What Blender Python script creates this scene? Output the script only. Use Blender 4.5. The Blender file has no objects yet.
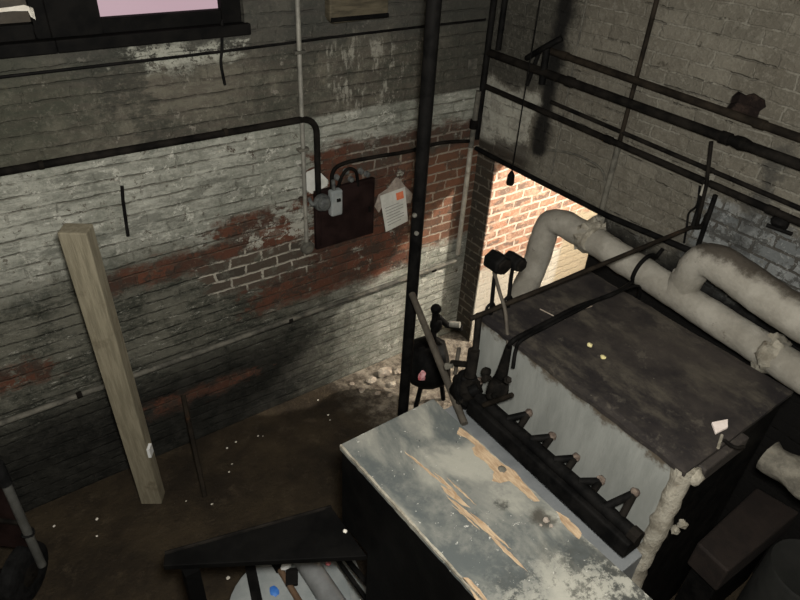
import bpy, bmesh, math, random
from mathutils import Vector, Matrix, noise
random.seed(7)
SC = bpy.context.scene
COL = SC.collection
PI = math.pi

# ------------------------------------------------------------------ camera
F = 632.0
RW = Matrix(((0.81062965, -0.30125873, 0.50211827),
             (-0.58326698, -0.49122016, 0.6469176),
             (0.05176104, -0.81727959, -0.57391189)))      # image right / down / forward -> world
CAM = Vector((0, 0, 3.4))
cd = bpy.data.cameras.new('camera'); cam = bpy.data.objects.new('camera', cd); COL.objects.link(cam)
cd.sensor_width = 36; cd.lens = F * 36 / 800; cd.clip_start = .02
r_ = RW @ Vector((1, 0, 0)); u_ = RW @ Vector((0, -1, 0)); b_ = RW @ Vector((0, 0, -1))
cam.matrix_world = Matrix(((r_.x, u_.x, b_.x, 0), (r_.y, u_.y, b_.y, 0), (r_.z, u_.z, b_.z, CAM.z), (0, 0, 0, 1)))
SC.camera = cam
vs = SC.view_settings
vs.view_transform = 'Standard'; vs.look = 'None'; vs.gamma = 1; vs.use_curve_mapping = False; vs.exposure = 0.0

def at(px, py, x=None, y=None, z=None):
    """point where a measured sight line meets the plane x=, y= or z="""
    d = RW @ Vector((px - 400, py - 300, F))
    if x is not None: t = (x - CAM.x) / d.x
    elif y is not None: t = (y - CAM.y) / d.y
    else: t = (z - CAM.z) / d.z
    return CAM + d * t
YB, XR = 3.202, 3.121           # back wall plane, right wall plane

# ------------------------------------------------------------------ object helpers
def link(o, parent=None):
    COL.objects.link(o)
    if parent: 
        o.parent = parent
        o.matrix_parent_inverse = Matrix.Translation(-parent.location)
    return o
def thing(name, label, cat, loc=(0, 0, 0), group=None):
    o = bpy.data.objects.new(name, None); o.location = loc; o.empty_display_size = .05
    COL.objects.link(o); return tag(o, label, cat, group)
def tag(o, label=None, cat=None, group=None, kind=None):
    if label: o['label'] = label
    if cat: o['category'] = cat
    if group: o['group'] = group
    if kind: o['kind'] = kind
    return o
def obj(name, bm, mat, parent=None, smooth=False, bevel=0, seg=2, recenter=True):
    """bm is in world space"""
    bmesh.ops.remove_doubles(bm, verts=bm.verts, dist=1e-6)
    bmesh.ops.recalc_face_normals(bm, faces=bm.faces)
    me = bpy.data.meshes.new(name)
    loc = Vector((0, 0, 0))
    if recenter and parent is None and len(bm.verts):
        xs = [v.co for v in bm.verts]
        mn = Vector((min(c.x for c in xs), min(c.y for c in xs), min(c.z for c in xs)))
        mx = Vector((max(c.x for c in xs), max(c.y for c in xs), max(c.z for c in xs)))
        loc = Vector(((mn.x + mx.x) / 2, (mn.y + mx.y) / 2, mn.z))
        bmesh.ops.translate(bm, verts=bm.verts, vec=-loc)
    if smooth:
        for f in bm.faces: f.smooth = True
    bm.to_mesh(me); bm.free()
    if smooth:
        try: me.set_sharp_from_angle(angle=math.radians(42))
        except Exception: pass
    me.materials.append(mat)
    o = bpy.data.objects.new(name, me)
    if parent: 
        r = parent
        COL.objects.link(o); o.parent = parent
        # keep world placement
        off = Vector((0, 0, 0)); p = parent
        while p: off += p.location; p = p.parent
        o.location = -off
    else:
        o.location = loc; COL.objects.link(o)
    if bevel:
        m = o.modifiers.new('bevel', 'BEVEL'); m.width = bevel; m.segments = seg; m.limit_method = 'ANGLE'
    return o
def part(name, bm, mat, parent, **k):
    o = obj(name, bm, mat, None, recenter=False, **k)
    off = Vector((0, 0, 0)); p = parent
    while p: off += Vector(p.location); p = p.parent
    o.parent = parent; o.location = -off
    return o
def new(): return bmesh.new()
def box(bm, x0, x1, y0, y1, z0, z1, M=None):
    vs_ = [Vector((x, y, z)) for x in (x0, x1) for y in (y0, y1) for z in (z0, z1)]
    if M: vs_ = [M @ v for v in vs_]
    v = [bm.verts.new(c) for c in vs_]
    for q in ((0, 1, 3, 2), (4, 6, 7, 5), (0, 4, 5, 1), (2, 3, 7, 6), (0, 2, 6, 4), (1, 5, 7, 3)):
        bm.faces.new([v[i] for i in q])
    return bm
def prism(bm, pts, d):
    """extrude polygon (3d points) along vector d"""
    a = [bm.verts.new(p) for p in pts]; b = [bm.verts.new(Vector(p) + Vector(d)) for p in pts]
    bm.faces.new(a); bm.faces.new(b[::-1]); n = len(a)
    for i in range(n): bm.faces.new((a[i], a[(i + 1) % n], b[(i + 1) % n], b[i]))
    return bm
def fillet(pts, r, n=6):
    pts = [Vector(p) for p in pts]; out = [pts[0]]
    for i in range(1, len(pts) - 1):
        a, b, c = pts[i - 1], pts[i], pts[i + 1]
        u = (a - b); w = (c - b); lu, lw = u.length, w.length
        k = min(r, lu * .45, lw * .45)
        p, q = b + u / lu * k, b + w / lw * k
        for j in range(n + 1):
            t = j / n
            out.append(p * (1 - t) ** 2 + b * 2 * t * (1 - t) + q * t * t)
    out.append(pts[-1]); return out
def smooth_path(pts, n=6):
    P = [Vector(p) for p in pts]; P = [P[0] * 2 - P[1]] + P + [P[-1] * 2 - P[-2]]
    out = []
    for i in range(1, len(P) - 2):
        for j in range(n):
            t = j / n; a, b, c, d = P[i - 1:i + 3]
            out.append(.5 * ((2 * b) + (c - a) * t + (2 * a - 5 * b + 4 * c - d) * t * t + (3 * b - a - 3 * c + d) * t ** 3))
    out.append(P[-2]); return out
def dense(pts, step):
    out = []
    for a, b in zip(pts, pts[1:]):
        n = max(1, int((b - a).length / step))
        for j in range(n): out.append(a.lerp(b, j / n))
    out.append(pts[-1]); return out
def tube(bm, pts, r, seg=12, lump=0, freq=20, rad=None):
    pts = [Vector(p) for p in pts]
    n = len(pts); T = []
    for i in range(n):
        t = pts[min(i + 1, n - 1)] - pts[max(i - 1, 0)]; T.append(t.normalized())
    ref = Vector((0, 0, 1)) if abs(T[0].z) < .9 else Vector((1, 0, 0))
    N = (ref - T[0] * ref.dot(T[0])).normalized(); rings = []
    for i in range(n):
        N = (N - T[i] * N.dot(T[i])).normalized(); B = T[i].cross(N)
        rr = rad(i / (n - 1)) if rad else r
        ring = []
        for k in range(seg):
            a = 2 * PI * k / seg; d = N * math.cos(a) + B * math.sin(a)
            p = pts[i] + d * rr
            if lump: p += d * lump * (noise.noise(p * freq) + .5 * noise.noise(p * freq * 2.7))
            ring.append(bm.verts.new(p))
        rings.append(ring)
    for a, b in zip(rings, rings[1:]):
        for k in range(seg): bm.faces.new((a[k], a[(k + 1) % seg], b[(k + 1) % seg], b[k]))
    bm.faces.new(rings[0][::-1]); bm.faces.new(rings[-1])
    return bm
def cyl(bm, a, b, r, seg=20, r2=None):
    r2 = r if r2 is None else r2
    return tube(bm, [a, b], r, seg, rad=lambda t: r + (r2 - r) * t)
def lathe(bm, prof, base, axis=(0, 0, 1), seg=24):
    """prof: list of (radius, height) along axis from base"""
    ax = Vector(axis).normalized(); base = Vector(base)
    ref = Vector((0, 0, 1)) if abs(ax.z) < .9 else Vector((1, 0, 0))
    N = (ref - ax * ref.dot(ax)).normalized(); B = ax.cross(N); rings = []
    for r, h in prof:
        r = max(r, .0005)
        rings.append([bm.verts.new(base + ax * h + (N * math.cos(2 * PI * k / seg) + B * math.sin(2 * PI * k / seg)) * r) for k in range(seg)])
    for a, b in zip(rings, rings[1:]):
        for k in range(seg): bm.faces.new((a[k], a[(k + 1) % seg], b[(k + 1) % seg], b[k]))
    bm.faces.new(rings[0][::-1]); bm.faces.new(rings[-1]); return bm
def lump(bm, c, r, sc=(1, 1, 1), amp=.3, freq=2, sub=2, seed=0):
    g = bmesh.new(); bmesh.ops.create_icosphere(g, subdivisions=sub, radius=1)
    o = Vector((seed * 7.3, seed * 3.1, seed * 1.7)); mp = {}
    for v in g.verts:
        d = v.co.normalized(); k = 1 + amp * noise.noise(d * freq + o)
        mp[v] = bm.verts.new(Vector(c) + Vector((d.x * sc[0], d.y * sc[1], d.z * sc[2])) * r * k)
    for f in g.faces: bm.faces.new([mp[v] for v in f.verts])
    g.free(); return bm
def sheet(bm, pts, thick, n):
    return prism(bm, pts, Vector(n) * thick)

# ------------------------------------------------------------------ materials
class N:
    def __init__(s, name):
        s.m = bpy.data.materials.new(name); s.m.use_nodes = True; s.t = s.m.node_tree
        s.b = s.t.nodes['Principled BSDF']; s.co = None
    def n(s, typ, **k):
        x = s.t.nodes.new(typ)
        for a, v in k.items(): setattr(x, a, v)
        return x
    def l(s, a, b): s.t.links.new(a, b)
    def set(s, inp, v):
        if isinstance(v, bpy.types.NodeSocket): s.l(v, inp)
        elif isinstance(v, (tuple, list)) and len(v) == 3 and inp.type == 'RGBA': inp.default_value = (*v, 1)
        else: inp.default_value = v
    def obj(s):
        if not s.co: s.co = s.n('ShaderNodeNewGeometry').outputs['Position']
        return s.co
    def noise(s, scale, detail=4, rough=.6, vec=None, col=False, dist=0):
        x = s.n('ShaderNodeTexNoise'); x.inputs['Scale'].default_value = scale; x.inputs['Detail'].default_value = detail
        x.inputs['Roughness'].default_value = rough; x.inputs['Distortion'].default_value = dist
        s.l(vec if vec else s.obj(), x.inputs['Vector']); return x.outputs['Color' if col else 'Fac']
    def math(s, op, a, b=0.0, c=None, clamp=False):
        x = s.n('ShaderNodeMath', operation=op); x.use_clamp = clamp
        s.set(x.inputs[0], a); s.set(x.inputs[1], b)
        if c is not None: s.set(x.inputs[2], c)
        return x.outputs[0]
    def vmath(s, op, a, b):
        x = s.n('ShaderNodeVectorMath', operation=op); s.set(x.inputs[0], a); s.set(x.inputs[1], b); return x.outputs[0]
    def mix(s, f, a, b, typ='MIX'):
        x = s.n('ShaderNodeMix', data_type='RGBA', blend_type=typ)
        s.set(x.inputs[0], f); s.set(x.inputs[6], a); s.set(x.inputs[7], b); return x.outputs[2]
    def ss(s, v, a, b):
        x = s.n('ShaderNodeMapRange', interpolation_type='SMOOTHSTEP'); s.set(x.inputs[0], v)
        x.inputs[1].default_value = a; x.inputs[2].default_value = b; return x.outputs[0]
    def sep(s, v):
        x = s.n('ShaderNodeSeparateXYZ'); s.l(v, x.inputs[0]); return x.outputs
    def comb(s, a, b, c=0.0):
        x = s.n('ShaderNodeCombineXYZ')
        for i, v in enumerate((a, b, c)): s.set(x.inputs[i], v)
        return x.outputs[0]
    def scalev(s, v, sc):
        return s.vmath('MULTIPLY', v, sc)
    def bump(s, h, dist=.01, strength=1.0, prev=None):
        x = s.n('ShaderNodeBump'); x.inputs['Distance'].default_value = dist; x.inputs['Strength'].default_value = strength
        s.l(h, x.inputs['Height'])
        if prev: s.l(prev, x.inputs['Normal'])
        return x.outputs[0]
    def out(s, col, rough=.8, metal=0.0, nrm=None, spec=.3):
        s.set(s.b.inputs['Base Color'], col); s.set(s.b.inputs['Roughness'], rough); s.set(s.b.inputs['Metallic'], metal)
        s.b.inputs['Specular IOR Level'].default_value = spec
        if nrm: s.l(nrm, s.b.inputs['Normal'])
        return s.m
    def region(s, u, v, u0, u1, v0, v1, e=.04):
        a = s.math('MULTIPLY', s.ss(u, u0 - e, u0 + e), s.ss(u, u1 + e, u1 - e))
        b = s.math('MULTIPLY', s.ss(v, v0 - e, v0 + e), s.ss(v, v1 + e, v1 - e))
        return s.math('MULTIPLY', a, b)
    def union(s, L):
        r = L[0]
        for x in L[1:]: r = s.math('MAXIMUM', r, x)
        return r

def simple(name, c1, c2, scale=8, rough=.8, metal=0.0, bump=.004, detail=5, stretch=None, c3=None, s3=3, t3=(.55, .7), spec=.3):
    n = N(name); v = n.obj()
    if stretch: v = n.scalev(v, stretch)
    f = n.noise(scale, detail, .65, v)
    col = n.mix(n.ss(f, .35, .65), c1, c2)
    if c3: col = n.mix(n.ss(n.noise(s3, 6, .7), *t3), col, c3)
    nb = n.bump(n.noise(scale * 4, 5, .7, v), bump, .8) if bump else None
    return n.out(col, rough, metal, nb, spec)

def brick_uv(n, ax):
    p = n.sep(n.obj()); u = p[ax]; v = p[2]
    wob = n.noise(2.2, 3, .6, None, True)
    w = n.sep(n.vmath('SUBTRACT', wob, (.5, .5, .5)))
    u2 = n.math('MULTIPLY_ADD', w[0], .12, u); v2 = n.math('MULTIPLY_ADD', w[1], .034, v)
    wob2 = n.sep(n.vmath('SUBTRACT', n.noise(24, 3, .65, None, True), (.5, .5, .5)))
    u2 = n.math('MULTIPLY_ADD', wob2[0], .03, u2); v2 = n.math('MULTIPLY_ADD', wob2[1], .017, v2)
    return u, v, n.comb(u2, v2), v2
def bricks(n, vec, c1, c2, mort, ms=.007, bias=0.0):
    b = n.n('ShaderNodeTexBrick'); n.l(vec, b.inputs['Vector'])
    b.inputs['Scale'].default_value = 1; b.inputs['Brick Width'].default_value = .21; b.inputs['Row Height'].default_value = .0712
    b.inputs['Mortar Size'].default_value = ms; b.inputs['Mortar Smooth'].default_value = .25; b.inputs['Bias'].default_value = bias
    n.set(b.inputs['Color1'], c1); n.set(b.inputs['Color2'], c2); n.set(b.inputs['Mortar'], mort)
    return b.outputs['Color'], b.outputs['Fac']
def courses(n, v2):
    """1 on the bed joints between courses"""
    f = n.math('FRACT', n.math('DIVIDE', v2, .0712))
    return n.ss(n.math('ABSOLUTE', n.math('SUBTRACT', f, .5)), .40, .47)

def mat_wall_back():
    n = N('painted_brick_back')
    u, v, vec, v2 = brick_uv(n, 0)
    P = n.obj()
    nz = n.sep(n.vmath('SUBTRACT', n.noise(4.5, 7, .75, None, True), (.5, .5, .5)))
    Pq = n.scalev(P, (1, 1, 1))
    nzs = n.sep(n.vmath('SUBTRACT', n.noise(1.0, 6, .7, n.scalev(P, (7, 7, 24)), True), (.5, .5, .5)))
    U = n.math('MULTIPLY_ADD', nz[0], .8, u); U = n.math('MULTIPLY_ADD', nzs[0], .55, U)
    V = n.math('MULTIPLY_ADD', nz[1], .26, v); V = n.math('MULTIPLY_ADD', nzs[1], .16, V)
    row = courses(n, v2)
    fine = n.noise(38, 6, .8); mid = n.noise(11, 7, .78); big = n.noise(3.2, 8, .75)
    streaky = n.noise(1.0, 7, .78, n.scalev(P, (6, 6, 30)))
    red, bf = bricks(n, vec, (.115, .046, .028), (.060, .032, .023), (.080, .050, .036), .006)
    red = n.mix(n.ss(mid, .47, .58), red, (.050, .036, .028))
    red = n.mix(n.math('MULTIPLY', n.ss(fine, .56, .64), .6), red, (.15, .105, .075))
    drk, _ = bricks(n, vec, (.055, .047, .038), (.085, .065, .050), (.36, .335, .28), .0085)
    drk = n.mix(n.ss(mid, .53, .60), drk, (.10, .095, .075))
    # old white paint: courses just show, chips and dirt break it up
    rowm = n.math('MULTIPLY', row, n.ss(n.noise(5, 4, .7), .38, .56))
    hj = n.math('MULTIPLY', bf, n.ss(n.noise(7, 5, .7), .48, .60))
    paint = n.mix(n.ss(big, .40, .60), (.205, .212, .178), (.36, .362, .315))
    paint = n.mix(n.math('MULTIPLY', n.ss(streaky, .44, .58), .65), paint, (.16, .163, .138))
    paint = n.mix(n.math('MULTIPLY', n.ss(fine, .45, .60), .35), paint, (.42, .415, .36))
    paint = n.mix(n.math('MULTIPLY', n.math('MAXIMUM', rowm, n.math('MULTIPLY', hj, .5)), .72), paint, (.105, .098, .078))
    paint = n.mix(n.ss(mid, .585, .605), paint, (.46, .455, .40))
    paint = n.mix(n.ss(n.noise(17, 7, .8), .60, .62), paint, (.12, .11, .09))
    paint = n.mix(n.math('MULTIPLY', n.ss(n.noise(1.0, 6, .75, n.scalev(P, (5, 5, 9))), .615, .63), .8), paint, (.50, .495, .44))
    paint = n.mix(n.ss(n.noise(8.3, 8, .82), .625, .65), paint, (.075, .058, .045))
    grime = n.mix(n.ss(big, .41, .59), (.038, .040, .032), (.115, .112, .09))
    grime = n.mix(n.math('MULTIPLY', n.ss(streaky, .48, .60), .6), grime, (.15, .145, .118))
    grime = n.mix(n.math('MULTIPLY', n.ss(fine, .54, .62), .5), grime, (.18, .175, .145))
    grime = n.mix(n.math('MULTIPLY', rowm, .7), grime, (.014, .014, .012))
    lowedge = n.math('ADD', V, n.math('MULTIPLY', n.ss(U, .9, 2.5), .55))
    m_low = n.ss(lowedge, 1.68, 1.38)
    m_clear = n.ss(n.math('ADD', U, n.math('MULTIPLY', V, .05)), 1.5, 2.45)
    worn = n.mix(n.ss(mid, .50, .56), paint, (.12, .115, .09))
    pw = n.mix(n.math('MULTIPLY', n.ss(v, 1.1, .9), n.ss(U, 2.6, 1.7)), paint, worn)
    dirt = n.math('MULTIPLY', n.ss(n.noise(1.0, 8, .8, n.scalev(P, (2.6, 2.6, 7))), .53, .60), .6)
    pw = n.mix(dirt, pw, (.10, .103, .086))
    col = n.mix(n.math('MULTIPLY', m_low, n.math('SUBTRACT', 1.0, n.math('MULTIPLY', m_clear, .95))), pw, grime)
    scr = n.math('MULTIPLY', n.ss(n.noise(1.0, 8, .85, n.scalev(P, (9, 9, 36))), .585, .61), n.ss(v, 1.5, 1.1))
    col = n.mix(n.math('MULTIPLY', scr, .85), col, (.33, .325, .28))
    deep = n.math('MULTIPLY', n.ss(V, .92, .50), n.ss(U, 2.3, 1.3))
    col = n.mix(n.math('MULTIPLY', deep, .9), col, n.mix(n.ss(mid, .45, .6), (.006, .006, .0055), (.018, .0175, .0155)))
    ex = n.union([n.region(U, V, .40, 1.66, 1.33, 1.47, .04), n.region(U, V, 1.28, 2.62, .86, 1.28, .05),
                  n.region(U, V, 1.72, 3.05, 1.2, 1.93, .04), n.region(U, V, 2.55, 3.3, 1.0, 1.93, .04),
                  n.region(U, V, -.4, .08, .93, 1.08, .04), n.region(U, V, .5, 1.25, .36, .46, .04),
                  n.region(U, V, 1.05, 1.6, 1.46, 1.6, .04)])
    ex = n.math('MULTIPLY', ex, n.ss(n.noise(6, 7, .8), .36, .42))
    col = n.mix(ex, col, red)
    dk = n.math('MAXIMUM', n.region(U, V, 1.05, 1.68, 1.11, 1.36, .04), n.math('MULTIPLY', n.region(U, V, 2.0, 3.3, 1.68, 1.9, .04), .5))
    col = n.mix(n.math('MULTIPLY', dk, n.ss(n.noise(5, 6, .75), .36, .44)), col, drk)
    wp = n.math('MULTIPLY', n.region(U, V, 1.3, 1.72, 1.36, 1.52, .05), n.ss(mid, .50, .53))
    col = n.mix(wp, col, (.36, .35, .30))
    rr, _ = bricks(n, vec, (.19, .085, .050), (.12, .065, .042), (.30, .255, .20), .008)
    rr = n.mix(n.ss(mid, .5, .62), rr, (.085, .06, .045))
    col = n.mix(n.math('MULTIPLY', n.region(U, V, 2.5, 3.5, .98, 1.74, .05), .85), col, rr)
    Vu = n.math('MULTIPLY_ADD', nzs[1], .06, v)
    up = n.ss(Vu, 2.115, 2.145)
    uc = n.mix(n.ss(big, .40, .60), (.058, .058, .046), (.135, .125, .098))
    uc = n.mix(n.math('MULTIPLY', n.ss(streaky, .44, .58), .6), uc, (.082, .070, .058))
    uc = n.mix(n.math('MULTIPLY', n.ss(fine, .52, .62), .45), uc, (.19, .178, .145))
    uc = n.mix(n.math('MULTIPLY', rowm, .55), uc, (.04, .037, .031))
    uc = n.mix(n.ss(mid, .60, .64), uc, (.20, .185, .155))
    uc = n.mix(n.math('MULTIPLY', n.ss(V, 2.42, 2.62), .55), uc, (.045, .046, .043))
    wpatch = n.math('MULTIPLY', n.region(U, V, .8, 1.3, 2.50, 2.60, .04), n.ss(n.noise(15, 6, .8), .44, .50))
    uc = n.mix(wpatch, uc, (.34, .34, .29))
    drip = n.math('MULTIPLY', n.region(U, V, 1.9, 2.25, 2.1, 2.52, .06), n.ss(n.noise(1.0, 7, .8, n.scalev(P, (17, 17, 5))), .50, .58))
    uc = n.mix(n.math('MULTIPLY', drip, .8), uc, (.30, .29, .245))
    dd = n.math('MULTIPLY', n.region(U, v, .72, .84, 2.1, 2.7, .05), .7)
    uc = n.mix(dd, uc, (.035, .036, .03))
    uc = n.mix(n.math('MULTIPLY', n.ss(U, 2.4, 2.9), .5), uc, (.045, .045, .038))
    uc = n.mix(n.math('MULTIPLY', n.ss(U, .8, .2), .45), uc, (.045, .05, .035))
    col = n.mix(up, col, uc)
    h = n.math('SUBTRACT', n.math('MULTIPLY', fine, .7), n.math('MULTIPLY', n.math('MAXIMUM', rowm, hj), .6))
    h = n.math('MULTIPLY_ADD', mid, 1.1, h)
    return n.out(col, .9, 0, n.bump(h, .012, 1.0), .12)

def mat_wall_right():
    n = N('painted_brick_right')
    u, v, vec, v2 = brick_uv(n, 1)
    P = n.obj(); xw = n.sep(P)[0]
    nz = n.sep(n.vmath('SUBTRACT', n.noise(4.0, 7, .75, None, True), (.5, .5, .5)))
    U = n.math('MULTIPLY_ADD', nz[0], .55, u); V = n.math('MULTIPLY_ADD', nz[1], .34, v)
    row = courses(n, v2); fine = n.noise(38, 6, .8); mid = n.noise(11, 7, .78); big = n.noise(3.0, 8, .75)
    base, bf = bricks(n, vec, (.185, .17, .137), (.135, .124, .10), (.16, .148, .12), .006)
    base = n.mix(n.math('MULTIPLY', n.ss(big, .42, .60), .75), base, (.12, .108, .086))
    base = n.mix(n.math('MULTIPLY', n.ss(fine, .50, .62), .45), base, (.25, .235, .195))
    lit = n.math('MULTIPLY', bf, n.ss(n.noise(5, 5, .75), .47, .56))
    base = n.mix(n.math('MULTIPLY', lit, .5), base, (.29, .275, .23))
    crk = n.math('MULTIPLY', row, n.ss(n.noise(4.2, 6, .75), .54, .58))
    base = n.mix(n.math('MULTIPLY', crk, .5), base, (.055, .048, .038))
    base = n.mix(n.ss(mid, .62, .65), base, (.085, .076, .06))
    blue, _ = bricks(n, vec, (.25, .26, .255), (.13, .138, .138), (.075, .07, .062), .008)
    blue = n.mix(n.ss(n.noise(9, 7, .8), .49, .55), blue, (.085, .085, .08))
    blue = n.mix(n.math('MULTIPLY', n.ss(fine, .55, .62), .6), blue, (.36, .37, .36))
    col = n.mix(n.math('MULTIPLY', n.region(U, V, -.6, 1.5, 1.2, 2.06, .05), n.ss(n.noise(3.5, 6, .75), .38, .46)), base, blue)
    col = n.mix(n.math('MULTIPLY', n.region(U, V, 2.72, 3.6, 1.70, 2.20, .03), .9), col, n.mix(n.ss(mid, .45, .6), (.42, .41, .35), (.28, .27, .23)))
    soot = n.math('MULTIPLY', n.ss(U, 2.45, 2.7), n.ss(V, 2.17, 2.26))
    col = n.mix(n.math('MULTIPLY', soot, .72), col, n.mix(n.ss(fine, .5, .62), (.028, .028, .024), (.07, .068, .058)))
    Us = n.math('MULTIPLY_ADD', nz[0], .14, u)
    streak = n.math('MULTIPLY', n.region(Us, V, 2.585, 2.70, 1.80, 4.6, .035), .95)
    col = n.mix(streak, col, (.010, .0095, .009))
    st2 = n.math('MULTIPLY', n.region(U, V, 1.16, 1.27, 1.7, 2.4, .04), .65)
    col = n.mix(st2, col, (.04, .04, .038))
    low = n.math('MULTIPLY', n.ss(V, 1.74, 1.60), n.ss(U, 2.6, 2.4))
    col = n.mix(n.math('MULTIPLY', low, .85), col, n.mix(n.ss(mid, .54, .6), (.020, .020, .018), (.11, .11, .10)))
    col = n.mix(n.math('MULTIPLY', n.ss(V, 1.62, 1.50), n.ss(U, 2.4, 2.2)), col, (.007, .0065, .006))  # shade of the gap behind the boiler, painted near-black into the wall
    exb, _ = bricks(n, vec, (.060, .047, .034), (.042, .036, .028), (.13, .115, .092), .008)
    exb = n.mix(n.ss(mid, .48, .58), exb, (.045, .04, .032))
    col = n.mix(n.math('MULTIPLY', n.ss(v, 1.80, 1.74), n.ss(u, 2.6, 2.8)), col, exb)
    pat = n.math('MULTIPLY', n.region(U, V, 2.70, 3.05, 1.70, 1.86, .03), .8)
    col = n.mix(pat, col, (.05, .042, .034))
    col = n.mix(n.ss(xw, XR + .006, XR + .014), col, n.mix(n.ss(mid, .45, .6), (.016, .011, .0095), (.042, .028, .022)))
    h = n.math('SUBTRACT', n.math('MULTIPLY', fine, .7), n.math('MULTIPLY', n.math('MAXIMUM', n.math('MULTIPLY', bf, .5), crk), .7))
    h = n.math('MULTIPLY_ADD', mid, 1.1, h)
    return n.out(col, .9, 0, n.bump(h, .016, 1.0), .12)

def mat_wall_passage():
    n = N('passage_brick')
    u, v, vec, v2 = brick_uv(n, 0)
    c, bf = bricks(n, vec, (.38, .185, .115), (.24, .145, .105), (.58, .49, .40), .010)
    c = n.mix(n.ss(n.noise(9, 6, .75), .47, .62), c, (.42, .275, .195))
    c = n.mix(n.math('MULTIPLY', n.math('SUBTRACT', 1.0, bf), n.ss(n.noise(1.0, 3, .6, n.scalev(n.obj(), (5, 5, 14))), .52, .58)), c, (.17, .115, .09))
    c = n.mix(n.math('MULTIPLY', n.ss(n.noise(38, 6, .8), .52, .62), .5), c, (.50, .38, .28))
    nz = n.math('MULTIPLY_ADD', n.math('SUBTRACT', n.noise(6, 6, .75), .5), .5, v)
    c = n.mix(n.ss(nz, .74, .66), c, (.47, .43, .36))
    c = n.mix(n.math('MULTIPLY', n.ss(nz, 1.02, .96), n.ss(u, 4.05, 4.12)), c, (.36, .30, .21))
    h = n.math('SUBTRACT', n.math('MULTIPLY', n.noise(30, 6, .75), .7), n.math('MULTIPLY', bf, .8))
    return n.out(c, .9, 0, n.bump(h, .012, 1.0), .12)

def mat_floor():
    n = N('dirt_floor')
    c = n.mix(n.ss(n.noise(2.2, 8, .7), .35, .68), (.014, .0092, .0045), (.040, .028, .0145))
    c = n.mix(n.ss(n.noise(7, 8, .8), .52, .72), c, (.062, .046, .028))
    p = n.sep(n.obj())
    nz = n.noise(3, 5, .7)
    pale = n.math('MULTIPLY', n.ss(n.math('MULTIPLY_ADD', nz, .8, p[0]), 2.15, 2.65), n.ss(n.math('MULTIPLY_ADD', nz, .7, p[1]), 2.3, 2.9))
    c = n.mix(pale, c, n.mix(n.ss(n.noise(12, 6, .75), .35, .65), (.07, .055, .042), (.27, .235, .185)))
    c = n.mix(n.ss(n.noise(60, 3, .6), .74, .78), c, (.30, .27, .22))
    h = n.math('MULTIPLY_ADD', n.noise(40, 5, .75), .5, n.noise(6, 6, .7))
    return n.out(c, .85, 0, n.bump(h, .03, .8), .3)

def mat_counter():
    n = N('worn_grey_paint')
    p = n.obj(); v = n.scalev(p, (3.2, 1.6, 1))
    f = n.noise(1.35, 7, .6, v, dist=.45)
    c = n.mix(n.ss(f, .40, .63), (.078, .088, .087), (.285, .28, .24))
    c = n.mix(n.ss(n.noise(4.2, 7, .75), .46, .66), c, (.17, .172, .155))
    s = n.sep(p)
    nz = n.noise(9, 7, .75)
    near = n.ss(n.math('MULTIPLY_ADD', nz, .5, s[1]), 1.03, .75)
    c = n.mix(n.math('MULTIPLY', near, .75), c, n.mix(n.ss(n.noise(7.5, 8, .78), .46, .54), (.03, .03, .026), (.33, .322, .275)))
    c = n.mix(n.ss(n.noise(45, 4, .7), .66, .69), c, (.45, .44, .40))
    kc = at(543, 518, z=1.5); K = n.region(n.math('MULTIPLY_ADD', nz, .12, s[0]), n.math('MULTIPLY_ADD', nz, -.10, s[1]), kc.x + .06 - .03, kc.x + .06 + .03, kc.y - .05 - .04, kc.y - .05 + .04, .02)
    c = n.mix(n.math('MULTIPLY', K, .85), c, (.03, .026, .02))
    kc = at(500, 505, z=1.5); K = n.region(n.math('MULTIPLY_ADD', nz, .16, s[0]), n.math('MULTIPLY_ADD', nz, -.14, s[1]), kc.x + .08 - .015, kc.x + .08 + .015, kc.y - .07 - .02, kc.y - .07 + .02, .012)
    c = n.mix(n.math('MULTIPLY', K, .8), c, (.03, .03, .027))
    c = n.mix(n.ss(n.noise(24, 4, .7), .70, .74), c, (.035, .035, .033))
    return n.out(c, .55, 0, n.bump(n.noise(30, 6, .7), .003, .7), .35)

def mat_boiler_top():
    n = N('sooty_sheet_metal')
    p = n.obj()
    c = n.mix(n.ss(n.noise(2.2, 7, .68), .36, .66), (.013, .011, .0115), (.042, .035, .030))
    c = n.mix(n.math('MULTIPLY', n.ss(n.noise(1.9, 7, .75, n.scalev(p, (2.4, 1.1, 1))), .46, .68), .85), c, (.075, .065, .050))
    c = n.mix(n.math('MULTIPLY', n.ss(n.noise(9, 7, .8), .54, .66), .5), c, (.10, .088, .07))
    c = n.mix(n.ss(n.noise(50, 3), .74, .78), c, (.22, .20, .16))
    return n.out(c, .7, 0, n.bump(n.noise(18, 6, .7), .006, .8), .3)

def mat_jacket():
    n = N('grey_jacket_paint')
    p = n.obj()
    c = n.mix(n.ss(n.noise(3.2, 6, .65, n.scalev(p, (3, 3, .7))), .35, .66), (.205, .212, .196), (.265, .272, .252))
    c = n.mix(n.ss(n.noise(9, 6, .75, n.scalev(p, (3, 3, .35))), .62, .72), c, (.17, .17, .157))
    s = n.sep(p); nz = n.noise(9, 6, .75)
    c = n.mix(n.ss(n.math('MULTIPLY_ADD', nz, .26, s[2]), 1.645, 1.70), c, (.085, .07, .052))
    return n.out(c, .6, 0, n.bump(n.noise(20, 5, .7, n.scalev(p, (3, 3, .5))), .003, .6), .3)

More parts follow.
